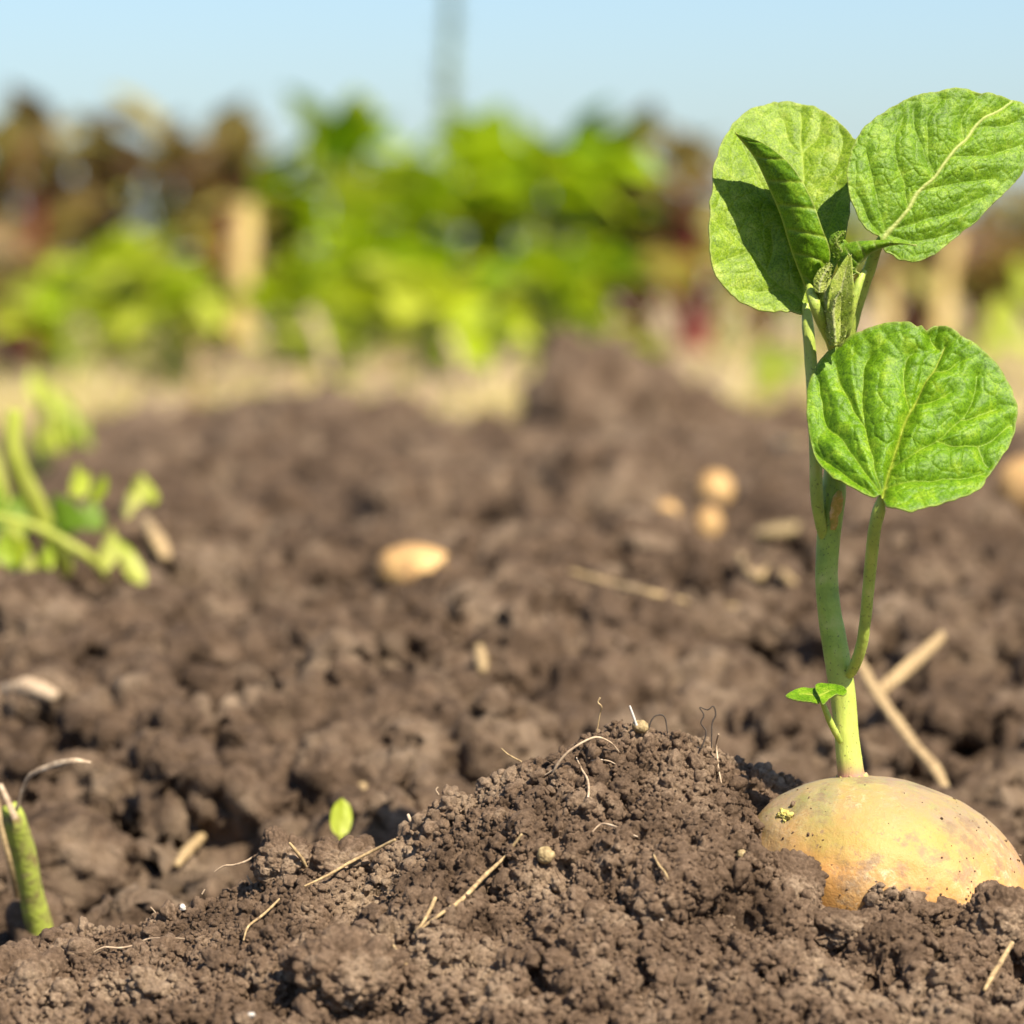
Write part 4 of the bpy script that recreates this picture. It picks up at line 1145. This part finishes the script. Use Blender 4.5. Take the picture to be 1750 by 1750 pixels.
# ------------------------------------------------------------------ the row of garden plants against the sky
def bush(name, label, px, top, d, wpx, kind, nleaf, seed, group, basey=640):
    rg = np.random.default_rng(seed)
    b = P(px, basey, d)
    t = P(px, top, d)
    H = t[2] - b[2]
    k = .137e-3 * d
    R = wpx * k
    root = empty(name, b)
    tag(root, label, 'garden plant', group)
    st = []; bl = []; tn = []
    for i in range(nleaf):
        a = rg.uniform(0, 2 * math.pi)
        f = rg.uniform(0.22, 1.0) ** 0.8 if i else 1.0
        if i > 8 and kind != 'shade' and rg.random() < .08: continue
        rr = R * math.sqrt(rg.uniform(0, 1)) * (1.0 - .35 * f)
        q = np.array([math.cos(a) * rr, math.sin(a) * rr * .8, H * f * rg.uniform(.80, .97)])
        if i < 8: q = np.array([rg.normal(0, .009 + .003 * i), rg.normal(0, .008), H * (.86, .82, .78, .74, .70, .64, .58, .52)[i]])
        mid = q * np.array([.45, .45, .55])
        st.append(tube_arrays(np.array([np.zeros(3) + np.array([rg.normal(0, .006), rg.normal(0, .006), -0.01]), mid, q]), [.0028, .0022, .0014], 7, 5))
        L = rg.uniform(.036, .070) if kind != 'beet' else rg.uniform(.040, .080)
        W = L * (rg.uniform(.36, .52) if kind != 'beet' else rg.uniform(.30, .44))
        dr = np.array([math.cos(a) * .8, math.sin(a) * .8, rg.uniform(-.25, .9)])
        if i < 8: dr = np.array([rg.normal(0, .25 + .05 * i), -.1, 1.0]); W *= 1.25
        bl.append(world_blade(q, dr, L if i > 7 else min(L, H * .2 + .01), W, rg.uniform(.1, .5), rg.uniform(.1, .35), 6, 5, 'oval', rg, rg.uniform(-.5, .5)))
        x = rg.random()
        if kind == 'beet': tn.append(.06 + x * .94)
        elif kind == 'dark': tn.append(x ** 2.0 * .6)
        elif kind == 'shade': tn.append(.05 + .5 * x)
        elif kind == 'pale': tn.append(.45 + .5 * x)
        else: tn.append(.12 + .72 * x)
    V, F = join(st)
    mesh_obj('stalks', V, F, M_BEETSTEM if kind == 'beet' else M_GSTEM, root)
    multi('foliage', bl, M_BEET if kind in ('beet', 'dark') else M_GREEN, root, tn)
    return root
GB = 'garden plants in the row against the sky'
ROW = [
 (-60, 230, 4.1, 95, 'beet', 34, 'purple-brown beet plant cut off at the left edge of the row'),
 (52, 172, 4.0, 75, 'beet', 34, 'purple-brown beet plant with the tall brown tip at the far left of the row'),
 (180, 205, 4.1, 80, 'beet', 34, 'olive and brown beet plant second from the left tip'),
 (285, 175, 4.0, 65, 'dark', 30, 'dark purple leafed plant rising between the olive beets'),
 (378, 198, 4.0, 70, 'beet', 32, 'olive beet plant right of the dark purple one, behind the pale stake'),
 (480, 265, 4.05, 75, 'green', 36, 'bright green bushy plant just right of the pale stake'),
 (565, 168, 4.0, 60, 'green', 30, 'green plant with the tallest pointed tip near the picture centre'),
 (655, 262, 4.1, 80, 'green', 38, 'low rounded green plant between the two pointed ones'),
 (745, 300, 4.0, 75, 'green', 36, 'bright green plant under the tall thin weed'),
 (832, 200, 4.1, 55, 'green', 28, 'slim pointed green plant right of the tall thin weed'),
 (915, 235, 4.0, 80, 'green', 40, 'yellow-green bushy plant right of the slim pointed one'),
 (1000, 205, 4.1, 75, 'green', 34, 'green plant with an even crown right of the yellow-green bush'),
 (1090, 200, 4.15, 75, 'beet', 32, 'brownish green beet plant left of the seedling leaves'),
 (1185, 225, 4.1, 75, 'beet', 30, 'purple beet plant just left of the shaded seedling leaf'),
 (1300, 270, 4.2, 80, 'beet', 28, 'beet plant mostly hidden behind the broad left seedling leaf'),
 (1430, 300, 4.2, 80, 'green', 28, 'green plant hidden behind the middle of the seedling'),
 (1560, 380, 4.1, 80, 'beet', 26, 'low beet plant behind the upper right seedling leaf'),
 (1690, 345, 4.1, 80, 'beet', 30, 'dark red beet plant at the right edge of the row'),
 (1800, 330, 4.1, 80, 'beet', 30, 'beet plant cut off at the right edge of the row'),
]
for i, (px, top, d, w, kind, nl, lab) in enumerate(ROW):
    bush('beet_plant' if kind in ('beet', 'dark') else 'green_bush', lab, px, top, d, w, kind, nl, 100 + i, GB, 625)
LOW = [(120, 480, 3.6, 60, 'pale', 'pale green low plant at the foot of the left beets'), (225, 420, 3.7, 50, 'pale', 'small pale green plant between the left beets'), (300, 480, 3.5, 80, 'pale', 'wide yellow-green low plant left of the pale stake'),
       (500, 450, 3.6, 70, 'pale', 'yellow-green low plant right of the pale stake'), (610, 400, 3.7, 80, 'green', 'fresh green low plant under the tallest tip'), (735, 440, 3.5, 90, 'pale', 'light green spreading plant low in the middle of the row'),
       (925, 440, 3.6, 70, 'green', 'green low plant under the yellow-green bush'), (1010, 420, 3.7, 60, 'green', 'dark green low plant right of the middle'), (30, 440, 3.7, 50, 'beet', 'brown low beet plant at the left edge')]
for i, (px, top, d, w, kind, lab) in enumerate(LOW):
    bush('low_plant', lab, px, top, d, w, kind, 20, 200 + i, 'low plants at the foot of the row', 645)

for i, (px, top) in enumerate([(60, 470), (200, 480), (340, 470), (470, 460), (600, 460), (720, 470), (850, 460), (980, 450), (1100, 460), (1240, 370), (1400, 380), (1640, 420)]):
    bush('backing_plant', 'dark leafy plant half hidden behind the ' + ['leftmost beets', 'olive beet plant', 'pale stake', 'first bright green bush', 'tallest green tip', 'bush under the tall thin weed', 'slim pointed plant', 'even green crown', 'brownish green beet plant',
         'shaded seedling leaf', 'young leaves of the seedling', 'low right beets'][i], px, top, 4.6, 80, 'shade', 18, 300 + i, 'dark plants filling the back of the row', 590)

# dry upright stalks in the row
def stake(px, y0, y1, d, wpx, label, lean=0, m=M_WOOD):
    k = .137e-3 * d
    W = np.array([P(px, y0 + 20, d), P(px + lean * .3, (y0 * 2 + y1) / 3, d), P(px + lean * .6, (y0 + y1 * 2) / 3, d), P(px + lean, y1, d)])
    V, F = tube_arrays(W, [wpx * k * .5, wpx * k * .46, wpx * k * .48, wpx * k * .5], 40, 14, .22, int(px), .8)
    o = mesh_obj('dry_stalk', V, F, m, None, True, None, loc=W[0])
    tag(o, label, 'dry stalk', 'dry stalks along the row')
stake(408, 560, 345, 3.5, 40, 'thick pale wooden-looking stalk standing in the left of the row', 14)
stake(1600, 590, 400, 3.6, 34, 'pinkish dry stalk standing under the upper right seedling leaf', 30)
stake(1520, 600, 470, 3.6, 24, 'short dull dry stalk right of the growing tip', -6)
stake(560, 620, 530, 3.2, 20, 'short pinkish stub standing in front of the green bushes', -34, M_ROOT)
stake(795, 670, 570, 3.1, 16, 'short pale stub under the spreading middle plant', -30, M_ROOT)
stake(330, 690, 590, 2.9, 16, 'short yellow stub at the left end of the ridge', 8, M_STRAW)
#stake(120, 600, 520, 3.2, 24, 'thin pale stub in front of the left beets', 8, M_STRAW)

# tall thin weed against the sky
tw = empty('tall_weed', P(765, 420, 4.6))
tag(tw, 'tall thin grey-green weed rising into the sky above the row', 'weed')
W = np.array([P(755, 430, 4.6), P(760, 300, 4.6), P(766, 150, 4.6), P(770, 30, 4.6), P(772, -90, 4.6)])
V, F = tube_arrays(W, [.0075, .0070, .0062, .0055, .003], 50, 8, .1, 3)
wpart(tw, 'stalk', V, F, M_TALL)
rg = np.random.default_rng(5); bl = []
for i in range(90):
    f = rg.uniform(0.1, 1); c = P(757 + 14 * f, 400 - 490 * f, 4.6); a = rg.uniform(0, 2 * math.pi)
    bl.append(world_blade(c, (math.cos(a), math.sin(a), 1.2), rg.uniform(.018, .034), .0036, .2, .2, 4, 3, 'spike'))
V, F = join(bl); wpart(tw, 'foliage', V, F, M_TALL)

# dry and green grass along the far ridge
def grass():
    rg = np.random.default_rng(9); bl = []; tn = []
    rows = FG[:, 0, 1]
    rD = np.nonzero((FG[:, 400, 1] > 2.75) & (FG[:, 400, 1] < 4.3))[0]
    for i in range(5200):
        a_ = rD[rg.integers(0, len(rD))]; b_ = rg.integers(60, FG.shape[1] - 60)
        x, d, z = FG[a_, b_]
        cl = math.sin(x * 31) + math.sin(x * 67 + d * 9)
        if cl < rg.uniform(-1.9, .6): continue
        h = rg.uniform(.012, .045)
        a = rg.uniform(0, 2 * math.pi)
        bl.append(world_blade(np.array([x, d, z - .002]), (math.cos(a) * .7, math.sin(a) * .7, 1), h, rg.uniform(.0014, .0040), .35, .2, 4, 3, 'spike'))
        tn.append(rg.random())
    o = multi('dry_grass', bl, M_GRASS, None, tn)
    tag(o, 'short dry yellow and tan grass along the far edge of the tilled soil', 'grass', None, 'stuff')
grass()
